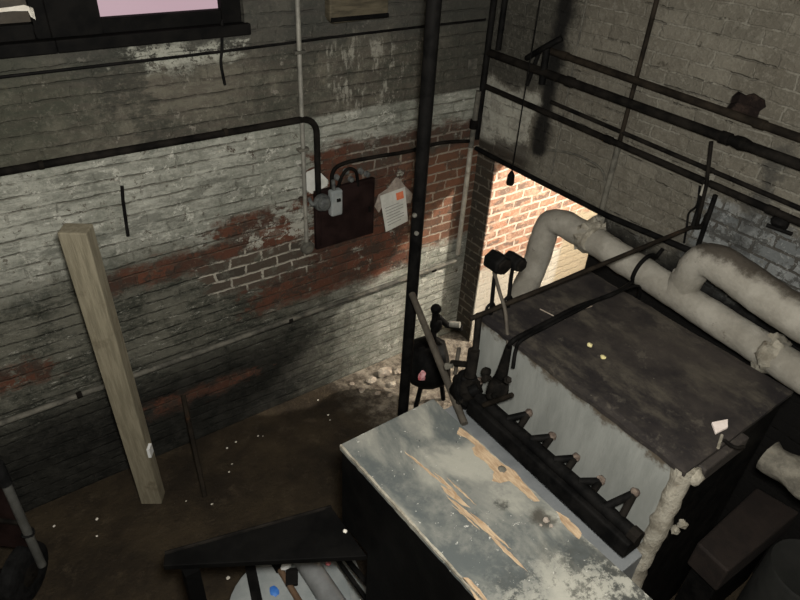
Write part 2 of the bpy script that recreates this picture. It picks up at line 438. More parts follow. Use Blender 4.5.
def mat_insul(name, soot):  # soot: threshold where the dark brown top starts, 0 for none
    n = N(name); p = n.obj()
    c = n.mix(n.ss(n.noise(5, 6, .68), .34, .68), (.22, .205, .172), (.33, .312, .27))
    c = n.mix(n.ss(n.noise(13, 6, .78), .60, .72), c, (.13, .115, .092))
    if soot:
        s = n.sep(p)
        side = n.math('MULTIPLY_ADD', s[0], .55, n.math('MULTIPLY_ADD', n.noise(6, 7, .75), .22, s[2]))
        c = n.mix(n.math('MULTIPLY', n.ss(side, soot, soot + .07), .88), c, (.040, .031, .023))  # turns dark brown above a noisy threshold, upwards and towards the wall
    return n.out(c, .85, 0, n.bump(n.noise(28, 6, .75), .008, .9), .15)

M = {}
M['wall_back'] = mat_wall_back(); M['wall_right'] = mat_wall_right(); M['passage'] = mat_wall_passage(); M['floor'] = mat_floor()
M['counter'] = mat_counter(); M['boiler_top'] = mat_boiler_top(); M['jacket'] = mat_jacket()
M['insul'] = mat_insul('pipe_insulation', 0); M['insul_dark_top'] = mat_insul('dark_topped_insulation', 3.52)
M['black'] = simple('black_iron', (.0035, .0035, .0035), (.009, .0085, .008), 12, .6, 0, .002, spec=.04)
M['blackpaint'] = simple('black_painted_wood', (.0025, .0025, .0025), (.005, .0048, .0045), 6, .65, 0, .002, spec=.04)
M['soot'] = simple('sooty_iron', (.004, .0037, .0034), (.014, .012, .010), 9, .75, 0, .005, spec=.04)
M['rustpipe'] = simple('rusty_dark_pipe', (.009, .0075, .006), (.024, .019, .014), 9, .7, 0, .003, c3=(.06, .03, .016), s3=5, t3=(.6, .72), spec=.04)
M['brownpipe'] = simple('brown_pipe', (.05, .043, .034), (.085, .073, .057), 10, .7, 0, .003)
M['conduit'] = simple('galvanized_conduit', (.17, .165, .145), (.27, .26, .225), 9, .55, .2, .002, c3=(.09, .075, .055), s3=7)
M['palepipe'] = simple('pale_painted_pipe', (.24, .225, .19), (.36, .34, .285), 12, .6, 0, .003, c3=(.17, .14, .1), s3=9)
M['dimpipe'] = simple('dusty_grey_pipe', (.045, .043, .036), (.13, .122, .10), 10, .8, 0, .003)
M['wood'] = simple('raw_timber', (.155, .137, .095), (.225, .20, .142), 6, .8, 0, .003, stretch=(9, 9, .8), c3=(.12, .10, .066), s3=4)
M['barewood'] = simple('bare_wood', (.30, .205, .125), (.46, .345, .225), 16, .8, 0, .003, stretch=(6, 1, 1), c3=(.30, .19, .1), s3=14)
M['darkwood'] = simple('dark_wood', (.045, .038, .024), (.095, .08, .052), 6, .75, 0, .003, stretch=(1, 1, 6))
M['frame'] = simple('black_window_frame', (.0035, .0035, .0035), (.007, .0065, .006), 8, .7, 0, .002, spec=.04)
M['panel'] = simple('dark_brown_panel', (.010, .006, .0055), (.019, .011, .010), 7, .6, 0, .002, spec=.04)
M['greyplastic'] = simple('grey_plastic', (.20, .22, .22), (.27, .285, .28), 8, .5, 0, .001)
M['devicegrey'] = simple('dull_grey_casting', (.04, .043, .043), (.10, .105, .10), 20, .6, 0, .004)
M['paper'] = simple('grimy_paper', (.46, .46, .42), (.56, .56, .52), 14, .9, 0, .001)
M['rag'] = simple('dirty_cloth', (.22, .185, .155), (.36, .31, .265), 16, .95, 0, .006)
M['orange'] = simple('orange_print', (.60, .14, .06), (.66, .20, .10), 20, .9, 0, 0)
M['ink'] = simple('grey_print', (.24, .24, .22), (.30, .30, .28), 20, .9, 0, 0)
M['white'] = simple('white_plastic', (.62, .63, .62), (.70, .71, .70), 8, .45, 0, .001)
M['plaster'] = simple('plaster', (.20, .18, .14), (.36, .335, .275), 16, .9, 0, .010, c3=(.15, .12, .085), s3=8)
M['chip'] = simple('plaster_chip', (.58, .54, .47), (.72, .68, .61), 12, .9, 0, .003)
M['pinkchip'] = simple('pink_chip', (.66, .56, .50), (.76, .67, .62), 12, .9, 0, .003)
M['yellow'] = simple('yellow_crumb', (.55, .48, .22), (.62, .56, .30), 12, .9, 0, .003)
M['red'] = simple('red_cloth', (.50, .09, .10), (.75, .42, .44), 22, .9, 0, .004)
M['rustbox'] = simple('rust_brown_metal', (.012, .0085, .007), (.020, .014, .011), 8, .8, 0, .004)
M['drum'] = simple('dull_green_grey', (.013, .0135, .012), (.02, .02, .018), 8, .7, 0, .003)
M['greysheet'] = simple('blue_grey_sheet', (.15, .16, .165), (.20, .21, .215), 6, .5, 0, .002)
M['greytube'] = simple('grey_tube', (.13, .135, .135), (.19, .195, .195), 6, .4, .1, .001)
M['brown'] = simple('brown_handle', (.075, .045, .028), (.12, .075, .045), 9, .5, 0, .002)
M['blue'] = simple('blue_plastic', (.03, .12, .42), (.05, .18, .5), 9, .5, 0, .001)
M['rubber'] = simple('black_rubber', (.006, .006, .006), (.012, .012, .012), 18, .85, 0, .004, spec=.04)
M['greymetal'] = simple('grey_metal_tube', (.055, .055, .05), (.09, .09, .083), 9, .6, .1, .002)
M['rubble'] = simple('brick_rubble', (.26, .21, .165), (.42, .37, .30), 12, .9, 0, .008)
M['rust'] = simple('crusted_rust', (.07, .05, .04), (.19, .15, .12), 30, .9, 0, .006)
M['stub'] = simple('grimy_insulation', (.10, .092, .075), (.20, .185, .15), 14, .9, 0, .010)
M['hole'] = simple('broken_brick', (.035, .024, .019), (.07, .045, .034), 14, .95, 0, .012)
M['dull'] = simple('dull_plaster', (.20, .19, .165), (.28, .265, .23), 5, .9, 0, .006)
M['ceiling'] = simple('dark_joists', (.05, .042, .032), (.09, .075, .055), 4, .9, 0, .004, stretch=(8, 1, 1))
n = N('pink_window_glow'); n.set(n.b.inputs['Base Color'], (.05, .04, .04)); 
f = n.noise(2.5, 3, .5); n.l(n.mix(f, (.60, .40, .47), (.66, .47, .53)), n.b.inputs['Emission Color']); n.b.inputs['Emission Strength'].default_value = .72
n.b.inputs['Roughness'].default_value = .4; M['pink'] = n.m
M['dimpane'] = simple('dirty_pane', (.018, .014, .010), (.045, .035, .022), 6, .4, 0, .001)

# ------------------------------------------------------------------ room shell
def structure(name, bm, mat, **k): return tag(obj(name, bm, mat, recenter=False, **k), kind='structure')
structure('floor', box(new(), -2.6, 4.9, -3.2, 3.45, -.12, 0), M['floor'])
structure('ceiling', box(new(), -2.6, 3.3, -3.2, 3.4, 4.3, 4.4), M['ceiling'])
structure('wall_left', box(new(), -2.6, -2.45, -3.05, 3.2, 0, 4.3), M['dull'])
structure('wall_front', box(new(), -2.6, 3.3, -3.2, -3.05, 0, 4.3), M['dull'])

def wall_with_cuts(name, bm, mat, cutters):
    o = structure(name, bm, mat)
    for cb in cutters:
        bmesh.ops.recalc_face_normals(cb, faces=cb.faces)
        me = bpy.data.meshes.new('cut'); cb.to_mesh(me); cb.free()
        c = bpy.data.objects.new('cut', me); COL.objects.link(c)
        m = o.modifiers.new('cut', 'BOOLEAN'); m.operation = 'DIFFERENCE'; m.object = c; m.solver = 'EXACT'
        dg = bpy.context.evaluated_depsgraph_get(); dg.update()
        res = bpy.data.meshes.new_from_object(o.evaluated_get(dg))
        o.modifiers.clear(); o.data = res
        bpy.data.objects.remove(c, do_unlink=True)
    return o
WX0, WX1, WZ0, WZ1 = -.75, 1.385, 2.665, 3.6
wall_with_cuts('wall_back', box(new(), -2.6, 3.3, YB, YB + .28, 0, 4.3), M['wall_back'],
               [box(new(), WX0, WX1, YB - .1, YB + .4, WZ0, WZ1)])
DY0, DY1, DZ = 2.075, 3.005, 1.675
hp = [(722, 112), (729, 104), (731, 97), (738, 91), (746, 95), (754, 93), (765, 100), (766, 107), (760, 111), (757, 119), (748, 122), (737, 120), (730, 117)]
hpts = [at(a, b, x=XR) - Vector((.05, 0, 0)) for a, b in hp]
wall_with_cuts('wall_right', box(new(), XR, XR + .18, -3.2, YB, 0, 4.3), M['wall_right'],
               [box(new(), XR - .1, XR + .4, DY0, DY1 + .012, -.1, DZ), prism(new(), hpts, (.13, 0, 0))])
structure('wall_passage', box(new(), XR + .001, 4.9, DY1, DY1 + .19, 0, 2.9), M['passage'])
structure('wall_passage_end', box(new(), 4.75, 4.9, .6, DY1, 0, 2.9), M['dull'])
structure('wall_passage_near', box(new(), XR + .18, 4.75, .6, .75, 0, 2.9), M['dull'])
structure('ceiling_passage', box(new(), XR + .18, 4.9, .6, DY1 + .19, 2.9, 3.0), M['ceiling'])

# windows: dark frames set in the opening
def window(name, x0, x1, px0, px1, pz0, pane_mat, extra=None):
    bm = new(); y0, y1 = YB + .03, YB + .13
    box(bm, x0, px0, y0, y1, WZ0, WZ1); box(bm, px1, x1, y0, y1, WZ0, WZ1)
    box(bm, px0, px1, y0, y1, WZ0, pz0); box(bm, px0, px1, y0, y1, WZ1 - .08, WZ1)
    box(bm, px0, px1, y0 + .02, y1 - .02, 3.14, 3.19)
    w = tag(obj(name, bm, M['frame'], bevel=.006), kind='structure')
    part('window_pane', box(new(), px0, px1, YB + .075, YB + .09, pz0, WZ1 - .08), pane_mat, w)
    return w
pa_, pb_ = at(98, 17, y=YB + .075), at(218, 8, y=YB + .075)
w1 = window('window_1', .50, WX1, pa_.x, pb_.x, (pa_.z + pb_.z) / 2, M['pink'])
bm = new(); box(bm, .50, WX1 + .02, YB - .03, YB + .03, WZ0 - .045, WZ0 + .01); part('window_sill', bm, M['frame'], w1, bevel=.006)
w2 = window('window_2', WX0, .50, WX0 + .12, .44, 2.735, M['dimpane'])
bm = new(); box(bm, WX0, .50, YB - .03, YB + .03, WZ0 - .045, WZ0 + .01); part('window_sill', bm, M['frame'], w2, bevel=.006)
pts = [at(a, b, y=YB + .03) for a, b in ((-6, 9), (10, 7), (24, 5), (33, 8), (36, 20), (31, 17), (28, 11), (12, 11), (-6, 13))]
tag(obj('paper_scrap', prism(new(), pts, (0, .004, 0)), M['chip']), 'torn white paper scrap stuck in the dark window at the top left corner', 'paper')
pts = [at(a, b, y=YB + .03) for a, b in ((2, 15), (12, 14), (30, 22), (38, 30), (26, 33), (6, 35))]

# ------------------------------------------------------------------ back wall fittings
def pipe_thing(name, pts, r, mat, label, cat='pipe', seg=12, group=None, smooth=True, lumpy=0):
    bm = new(); tube(bm, pts, r, seg, lumpy); return tag(obj(name, bm, mat, smooth=smooth), label, cat, group)
yb = YB
P = [at(0, 418, y=yb - .03), at(452, 257, y=yb - .03)]; z0 = .775
t = thing('wall_pipe', 'long grey pipe running low along the back brick wall from left edge to corner', 'pipe', (1.2, yb, z0))
part('pipe', tube(new(), [(-1.2, yb - .045, z0 - .01), (2.99, yb - .045, z0 + .012)], .0165, 12), M['dimpipe'], t, smooth=True)
for x in (.15, 1.5, 2.75):
    part('pipe_clamp', tube(new(), [(x, yb - .045, z0), (x + .03, yb - .045, z0)], .020, 12), M['soot'], t, smooth=True)

t = thing('conduit', 'dark conduit along the top of the white band, bending down to the meter', 'conduit', (1, yb, 2.1))
pts = fillet([(-1.2, yb - .03, 2.15), (1.765, yb - .03, 2.14), (1.765, yb - .03, 1.62)], .11, 8)
part('pipe', tube(new(), pts, .019, 12), M['soot'], t, smooth=True)
for x in (.3, 1.2): part('pipe_strap', tube(new(), [(x, yb - .03, 2.145), (x + .02, yb - .03, 2.145)], .022, 12), M['rustpipe'], t, smooth=True)

t = thing('riser_conduit', 'pale vertical conduit beside the electric panel, ending in a round fitting', 'conduit', (1.676, yb, 1.29))
part('pipe', tube(new(), [(1.674, yb - .024, 1.30), (1.674, yb - .024, 4.28)], .013, 12), M['conduit'], t, smooth=True)
part('end_fitting', lathe(new(), [(.03, 0), (.045, .008), (.045, .035), (.03, .05)], (1.676, yb - .005, 1.292), (0, -1, 0), 20), M['dimpipe'], t, smooth=True)
for z in (2.5, 1.95): part('pipe_strap', box(new(), 1.64, 1.708, yb - .043, yb - .002, z, z + .018), M['dimpipe'], t, bevel=.004)

P = smooth_path([(-1.2, yb - .008, 2.535), (.3, yb - .01, 2.545), (1.2, yb - .008, 2.55), (2.1, yb - .01, 2.565), (3.03, yb - .008, 2.57)], 5)
pipe_thing('wall_wire', P, .0075, M['black'], 'thin black wire strung across the upper back wall under the windows', 'wire', 8)
P = smooth_path([at(222, 20, y=yb - .01), at(222, 48, y=yb - .016), at(221, 64, y=yb - .012), at(225, 85, y=yb - .012)], 5)
pipe_thing('hanging_wire', P, .008, M['black'], 'short black wire dangling on the back wall below the pink window', 'wire', 8)
P = [at(122, 186, y=yb - .006), at(123, 200, y=yb - .008), at(128, 236, y=yb - .006)]
pipe_thing('iron_spike', P, .009, M['black'], 'short black iron strip on the white painted bricks above the leaning timber', 'iron strip', 8)

# board near the top
bm = new(); y = yb - .06
pp = [(1.845, 3.1), (1.845, 2.67), (1.865, 2.642), (2.20, 2.648), (2.228, 2.672), (2.23, 3.1)]
prism(bm, [(a, y, b) for a, b in pp], (0, .058, 0))
t = thing('wall_hatch', 'dark wooden hatch board high on the back wall beside the post', 'hatch', (2.04, yb, 2.64))
part('board', bm, M['darkwood'], t, bevel=.01)
part('board_rim', box(new(), 1.85, 2.225, y - .012, y + .002, 2.652, 2.675), M['frame'], t, bevel=.004)
tag(obj('outlet_plate', box(new(), 2.925, 3.00, yb - .012, yb - .001, 2.265, 2.335), M['dimpipe'], bevel=.004), 'small grey outlet plate high in the wall corner', 'outlet plate')

# electric panel and its neighbours
t = thing('fuse_box', 'dark brown electric fuse box mounted on the red brick wall', 'fuse box', (1.97, yb, 1.26))
part('cabinet', box(new(), 1.742, 2.19, yb - .035, yb - .001, 1.255, 1.668), M['panel'], t, bevel=.006)
part('panel_door', box(new(), 1.775, 2.165, yb - .044, yb - .035, 1.285, 1.64), M['panel'], t, bevel=.004)
part('latch', box(new(), 2.135, 2.155, yb - .056, yb - .043, 1.44, 1.48), M['soot'], t, bevel=.003)
t = thing('electric_meter', 'round grey meter on the left of the dark electric panel', 'meter', (1.84, yb - .1, 1.54))
c = at(324, 204, y=yb - .09)
part('meter_base', lathe(new(), [(.05, 0), (.056, .01), (.056, .03), (.05, .04)], (c.x, yb - .044, c.z), (0, -1, 0)), M['devicegrey'], t, smooth=True)
part('meter_dial', lathe(new(), [(.043, .04), (.043, .06), (.036, .07), (.02, .074)], (c.x, yb - .044, c.z), (0, -1, 0)), M['devicegrey'], t, smooth=True)
part('meter_pipe', tube(new(), fillet([(c.x - .04, yb - .07, c.z + .01), (c.x - .07, yb - .07, c.z), (c.x - .07, yb - .03, c.z + .03)], .02), .013, 10), M['devicegrey'], t, smooth=True)
t = thing('switch_box', 'light grey switch box beside the round meter on the panel', 'switch', (1.93, yb - .1, 1.42))
a = at(337, 203, y=yb - .09)
part('box_body', box(new(), a.x - .042, a.x + .042, yb - .095, yb - .044, a.z - .09, a.z + .085), M['greyplastic'], t, bevel=.012)
part('switch_toggle', box(new(), a.x - .006, a.x + .02, yb - .108, yb - .095, a.z + .012, a.z + .032), M['black'], t, bevel=.003)
part('conduit_stub', tube(new(), [(a.x - .01, yb - .07, a.z + .08), (a.x - .015, yb - .07, a.z + .15)], .013, 10), M['devicegrey'], t, smooth=True)
q = [(304, 178), (307, 172), (316, 168), (328, 180), (327, 186), (312, 194), (305, 189)]
pts = [at(a, b, y=yb - .008) for a, b in q]
tag(obj('paper_notice', prism(new(), pts, (0, .003, 0)), M['paper']), 'crumpled white paper tucked behind the conduit above the meter', 'paper')
t = thing('cable_clamps', 'cluster of dusty cable clamps on the wall above the electric panel', 'cable clamps', (2.05, yb, 1.7))
for (px, py) in ((338, 178), (347, 172), (352, 180), (362, 172), (368, 175)):
    c = at(px, py, y=yb - .03)
    part('clamp', lathe(new(), [(.014, 0), (.02, .008), (.012, .018), (.018, .03), (.01, .036)], (c.x, yb - .001, c.z), (0, -1, 0), 14), M['devicegrey'], t, smooth=True)
P = smooth_path([at(332, 190, y=yb - .03), at(333, 172, y=yb - .03), at(345, 163, y=yb - .02), at(375, 157, y=yb - .02), at(410, 151, y=yb - .02), at(440, 143, y=yb - .02), at(470, 141, y=yb - .02)], 6)
pipe_thing('armored_cable', P, .013, M['soot'], 'dark cable looping from the electric panel along the red brick to the corner', 'cable', 10)
P = smooth_path([at(338, 190, y=yb - .03), at(341, 178, y=yb - .04), at(348, 169, y=yb - .03), at(356, 172, y=yb - .03), at(358, 186, y=yb - .03)], 6)
pipe_thing('looped_cable', P, .011, M['soot'], 'short dark cable arched over the top of the electric panel', 'cable', 10)

# sign with paper on a rag
t = thing('wall_notice', 'white printed notice with an orange stamp hung on the red brick wall', 'notice', (2.38, yb, 1.2))
q = [(380, 196), (405, 187), (408, 221), (386, 232)]
part('sheet', prism(new(), [at(a, b, y=yb - .022) for a, b in q], (0, .003, 0)), M['paper'], t)
q = [(396, 193.5), (403, 191), (404, 198), (397, 200.5)]
part('orange_stamp', prism(new(), [at(a, b, y=yb - .0245) for a, b in q], (0, .002, 0)), M['orange'], t)
for k in range(7):
    v = .36 + k * .08; e = .86 if k % 3 else .7
    def bl(u, v):
        A, Bq, C, D = [at(a, b, y=yb - .0236) for a, b in ((380, 196), (405, 187), (408, 221), (386, 232))]
        return (A.lerp(Bq, u)).lerp(D.lerp(C, u), v)
    part('print_line', prism(new(), [bl(.12, v), bl(e, v), bl(e, v + .022), bl(.12, v + .022)], (0, .001, 0)), M['ink'], t)
bm = new(); q = [(375, 207), (379, 195), (388, 189), (396, 178), (399, 178), (405, 186), (413, 194), (411, 203), (404, 204), (398, 190), (386, 200), (379, 213)]
prism(bm, [at(a, b, y=yb - .012) for a, b in q], (0, .010, 0))
tag(obj('hanging_rag', bm, M['rag'], bevel=.003), 'dirty cloth pinned to the brick behind the white notice', 'cloth')

# corner pipes
t = thing('corner_pipe', 'pale white vertical pipe near the wall corner, left of the lit doorway', 'pipe', (3.01, yb, .82))
part('pipe', tube(new(), [(3.012, yb - .03, .83), (3.016, yb - .03, 1.72)], .019, 12), M['palepipe'], t, smooth=True)
part('pipe_upper', tube(new(), [(3.016, yb - .03, 1.72), (3.026, yb - .03, 2.12)], .019, 12), M['dimpipe'], t, smooth=True)
part('coupling', tube(new(), [(3.018, yb - .03, 1.86), (3.019, yb - .03, 1.92)], .03, 12), M['soot'], t, smooth=True)
pipe_thing('corner_riser', [(3.055, yb - .035, 1.78), (3.06, yb - .035, 4.28)], .022, M['black'], 'black riser pipe in the wall corner, left of a matching one', 'pipe')
pipe_thing('corner_riser', [(XR - .035, 3.10, 2.40), (XR - .035, 3.10, 4.28)], .02, M['black'], 'black riser pipe in the wall corner, on the right wall side', 'pipe')

# ------------------------------------------------------------------ right wall pipes
def wallpipe(name, pts, r, mat, label, off=None, cat='pipe', fit=None, fr=None):
    off = r + .012 if off is None else off
    t = thing(name, label, cat, (XR - off, pts[0][0], pts[0][1]))
    P = [Vector((XR - off, a, b)) for a, b in pts]
    part('pipe', tube(new(), P, r, 12), mat, t, smooth=True)
    for (a, b) in (fit or []):
        part('coupling', tube(new(), [(XR - off, a - .025, b), (XR - off, a + .025, b)], r * 1.22, 12), mat, t, smooth=True)
    return t
wallpipe('sprinkler_pipe', [(2.72, 2.492), (-.6, 2.43)], .020, M['rustpipe'], 'uppermost brown pipe of the four along the right wall', fit=[(2.55, 2.489), (1.33, 2.466)])
sp2 = wallpipe('sprinkler_pipe', [(3.16, 2.372), (-.6, 2.352)], .025, M['soot'], 'thick black pipe second from top along the right wall', .06, fit=[(1.45, 2.363), (2.45, 2.368)])
wallpipe('sprinkler_pipe', [(2.60, 2.20), (-.6, 2.12)], .012, M['soot'], 'thin dark pipe third from top along the right wall', .016, fit=[(1.5, 2.173)])
sp4 = wallpipe('sprinkler_pipe', [(3.16, 2.152), (-.6, 2.088)], .018, M['soot'], 'lowest of the four level pipes along the right wall', .055, fit=[(2.1, 2.134), (1.12, 2.117)])
wallpipe('lintel_pipe', [(3.18, 1.70), (2.85, 1.695), (2.0, 1.695), (1.42, 1.735)], .017, M['black'], 'black pipe running over the head of the lit doorway', .045)
bm = new(); x = XR - .05
lump(bm, (x, 1.37, 2.36), .036, (1, 1.9, .9), .3, 2, 2, 3)
part('pipe_valve', bm, M['soot'], sp2, smooth=True)
a = at(745, 108, x=XR + .03)

t = thing('drop_conduit', 'long dark vertical conduit on the right wall turning pale beside the doorway', 'conduit', (XR, 2.05, 1.56))
part('pipe', tube(new(), [(XR - .016, 2.047, 4.28), (XR - .016, 2.05, 1.82)], .013, 10), M['rustpipe'], t, smooth=True)
part('lower_pipe', tube(new(), [(XR - .018, 2.05, 2.12), (XR - .018, 2.05, 1.57)], .018, 10), M['dimpipe'], t, smooth=True)
part('end_box', box(new(), XR - .06, XR - .002, 2.02, 2.07, 1.55, 1.66), M['palepipe'], t, bevel=.006)
pipe_thing('drop_wire', [(XR - .01, 2.488, 4.28), (XR - .01, 2.49, 1.76)], .005, M['dimpipe'], 'thin vertical wire on the right wall left of the conduit', 'wire', 8)
pipe_thing('drop_pipe', [(XR - .105, 1.49, 2.34), (XR - .085, 1.449, 2.12), (XR - .03, 1.449, 1.87)], .010, M['soot'], 'thin dark pipe dropping between the right wall pipes below the hole', 'pipe', 8)
t = thing('drop_pipe_pair', 'short pair of black pipes under the lowest wall pipe, above the insulated elbow', 'pipe', (XR, 1.43, 1.8))
part('pipe', tube(new(), [(XR - .035, 1.475, 2.08), (XR - .035, 1.468, 1.87)], .011, 10), M['black'], t, smooth=True)
part('pipe', tube(new(), [(XR - .035, 1.41, 2.07), (XR - .03, 1.405, 1.76)], .013, 10), M['black'], t, smooth=True)
part('pale_clip', box(new(), XR - .07, XR - .01, 1.455, 1.475, 2.05, 2.16), M['palepipe'], t, bevel=.004)
P = smooth_path([at(700, 186, x=XR - .03), at(697, 205, x=XR - .02), at(689, 213, x=XR - .02), at(687, 225, x=XR - .02), at(684, 243, x=XR - .02)], 5)
pipe_thing('dangling_wire', P, .006, M['black'], 'kinked black wire hanging beside the twin pipes on the right wall', 'wire', 8)
P = smooth_path([at(548, 150, x=XR - .012), at(570, 153, x=XR - .012), at(588, 160, x=XR - .012), at(600, 168, x=XR - .012), at(605, 180, x=XR - .012), at(604, 200, x=XR - .014)], 6)
pipe_thing('curved_cable', P, .007, M['dimpipe'], 'grey curved cable arching over the brick above the lit doorway', 'cable', 8)
P = smooth_path([at(602, 165, x=XR - .02), at(600, 168, x=XR - .03), at(598, 167, x=XR - .02)], 4)
t = thing('hanging_lamp_socket', 'black lamp socket hanging on a cord in front of the lit doorway', 'lamp socket', (3.05, 2.85, 1.6))
x = XR - .13
c0 = at(545, 0, x=x); c1 = at(512, 171, x=x); up = Vector((c1.x, c1.y, 4.28))
part('cord', tube(new(), [up, (c1.x, c1.y, c1.z)], .004, 8), M['black'], t, smooth=True)
part('socket', lathe(new(), [(.008, .0), (.014, -.012), (.024, -.03), (.027, -.09), (.021, -.10)], c1, (0, 0, 1), 16), M['black'], t, smooth=True)
t = thing('pipe_bracket', 'black iron bracket on the right wall holding the upper pipes by the corner', 'bracket', (XR, 2.7, 2.4))
part('arm', tube(new(), fillet([at(527, 58, x=XR - .03), at(545, 47, x=XR - .09), at(562, 38, x=XR - .04)], .05), .018, 10), M['black'], t, smooth=True)
part('clamp', tube(new(), [(XR - .06, 2.66, 2.30), (XR - .06, 2.67, 2.53)], .022, 10), M['black'], t, smooth=True)
part('hanger_rod', tube(new(), [at(540, 50, x=XR - .02), at(527, 85, x=XR - .02)], .014, 10), M['black'], t, smooth=True)

t = sp4
lb = new(); c = at(780, 222, x=XR - .04); lump(lb, c, .035, (1, 1.2, .9), .35, 2, 2, 5); part('broken_valve', lb, M['black'], t, smooth=True)
part('valve_lever', tube(new(), [at(767, 225, x=XR - .035), at(792, 234, x=XR - .035)], .010, 8), M['black'], t, smooth=True)

# ------------------------------------------------------------------ insulated pipes
xa = 2.955
pa0 = at(600, 243, x=xa); pa1 = at(790, 366, x=xa)
sl = (pa1.z - pa0.z) / (pa1.y - pa0.y)
def za(y): return pa0.z + sl * (y - pa0.y)
ye = 2.30
t = thing('insulated_pipe', 'long plaster-insulated pipe along the right wall with a second branch rising above it', 'pipe', (xa, 1.2, 0))
top = za(ye)
path = [(xa, -.35, za(-.35)), (xa, ye - .09, za(ye - .09))]
bend = at(549, 222, y=ye)
path = [Vector((xa, -.35, za(-.35))), Vector((xa, 1.95, za(1.95)))] 
pth = fillet([Vector((xa, -.35, za(-.35))), Vector((xa - .01, 2.02, za(2.0) + .0)), Vector((xa - .05, 2.27, za(2.2) + .0)), Vector((xa - .10, 2.27, 1.2)), Vector((xa - .30, 2.22, .98)), Vector((xa - .36, 2.20, .55))], .15, 8)
RA = .083
part('pipe', tube(new(), dense(pth, .03), RA, 22, .006, 14), M['insul'], t, smooth=True)
def ragjoint(parent, y, seed, L=.1):
    bm = new(); tube(bm, [Vector((xa, y - L / 2 + L * k / 8, za(y) )) for k in range(9)], 0, 22, .034, 26, rad=lambda q: RA + .002 + .018 * math.sin(q * PI) ** .6)
    part('rag_joint', bm, M['plaster'], parent, smooth=True)
pj = at(590, 236, x=xa); ragjoint(t, pj.y, 1, .11)
pj = at(771, 354, x=xa); ragjoint(t, pj.y, 2, .09)

pr = at(686, 293, x=xa); py = pr.y
zb0 = at(725, 268, x=xa - .02).z
pb1 = at(790, 314, x=xa - .02)
pth = fillet([Vector((xa, py + .03, za(py) )), Vector((xa - .01, py - .01, zb0 + .02)), Vector((xa - .02, pb1.y, pb1.z)), Vector((xa - .02, -.35, pb1.z + (pb1.z - zb0) * .5))], .14, 8)
part('upper_pipe', tube(new(), dense(pth, .03), .1, 24, .007, 14, rad=lambda q: .074 + .022 * min(1, q * 5)), M['insul_dark_top'], t, smooth=True)['label'] = 'dark-topped upper branch'
bm = new(); tube(bm, [Vector((xa, py + .03, za(py) + .03 + .10 * k / 8)) for k in range(9)], 0, 22, .003, 14, rad=lambda q: .074 + .022 * (1 - q) ** 2)
part('tee_flare', bm, M['insul'], t, smooth=True)
t = thing('insulated_pipe', 'short lower insulated pipe stub at the right edge beside the boiler end', 'pipe', (2.7, .4, 1.1))
a = at(768, 455, z=1.2); b = at(830, 500, z=1.2)
part('pipe', tube(new(), dense([a, b], .03), .075, 20, .022, 12), M['stub'], t, smooth=True)

# ------------------------------------------------------------------ boiler
BX0, BX1, BY0, BY1, BZ = 1.845, 2.625, .585, 1.735, 1.6
t = thing('boiler', 'large grey jacketed boiler with sooty top and plaster-edged corner', 'boiler', ((BX0 + BX1) / 2, (BY0 + BY1) / 2, 0))
jk = new(); box(jk, BX0, BX0 + .05, BY0 + .02, BY1, 0, BZ - .012); box(jk, BX1 - .05, BX1, BY0 + .02, BY1, 0, BZ - .012); box(jk, BX0 + .05, BX1 - .05, BY1 - .05, BY1, 0, BZ - .012)
part('jacket', jk, M['jacket'], t, bevel=.004)
g = new(); nx, ny = 22, 30
vv = [[None] * (ny + 1) for _ in range(nx + 1)]
for i in range(nx + 1):
    for j in range(ny + 1):
        x = BX0 - .012 + (BX1 - BX0 + .02) * i / nx; y = BY0 - .005 + (BY1 - BY0 + .015) * j / ny
        ed = 1 if i in (0, nx) or j in (0, ny) else 0
        xx = x + (.008 * noise.noise((x * 9, y * 14, 1)) if ed else 0); 
        vv[i][j] = g.verts.new((xx, y, BZ + .006 * noise.noise((x * 5, y * 5, 0)) - (.006 if ed else 0)))
for i in range(nx):
    for j in range(ny): g.faces.new((vv[i][j], vv[i + 1][j], vv[i + 1][j + 1], vv[i][j + 1]))
ex = bmesh.ops.extrude_face_region(g, geom=list(g.faces))
bmesh.ops.translate(g, verts=[e for e in ex['geom'] if isinstance(e, bmesh.types.BMVert)], vec=(0, 0, -.022))
part('top_panel', g, M['boiler_top'], t)
part('end_section', box(new(), BX0 + .055, BX1 - .002, BY0 + .012, BY0 + .10, 0, BZ - .03), M['black'], t)
part('end_flange', box(new(), BX0 + .09, BX0 + .40, BY0 - .035, BY0 + .1, BZ - .11, BZ - .03), M['boiler_top'], t, bevel=.008)
bm = new(); P = [Vector((BX0 + .025, BY0 + .015, z / 40 * (BZ - .015))) for z in range(41)]
tube(bm, P, .038, 16, .013, 17); part('plaster_corner', bm, M['plaster'], t, smooth=True)
for k, (px, py) in enumerate(((695, 476), (675, 530), (683, 524))):
    bm = new(); lump(bm, at(px, py, y=BY0 - .02), .03 if k == 0 else .018, (1, 1, 1.2), .5, 2, 2, k)
    part('plaster_lump', bm, M['plaster'], t, smooth=True)
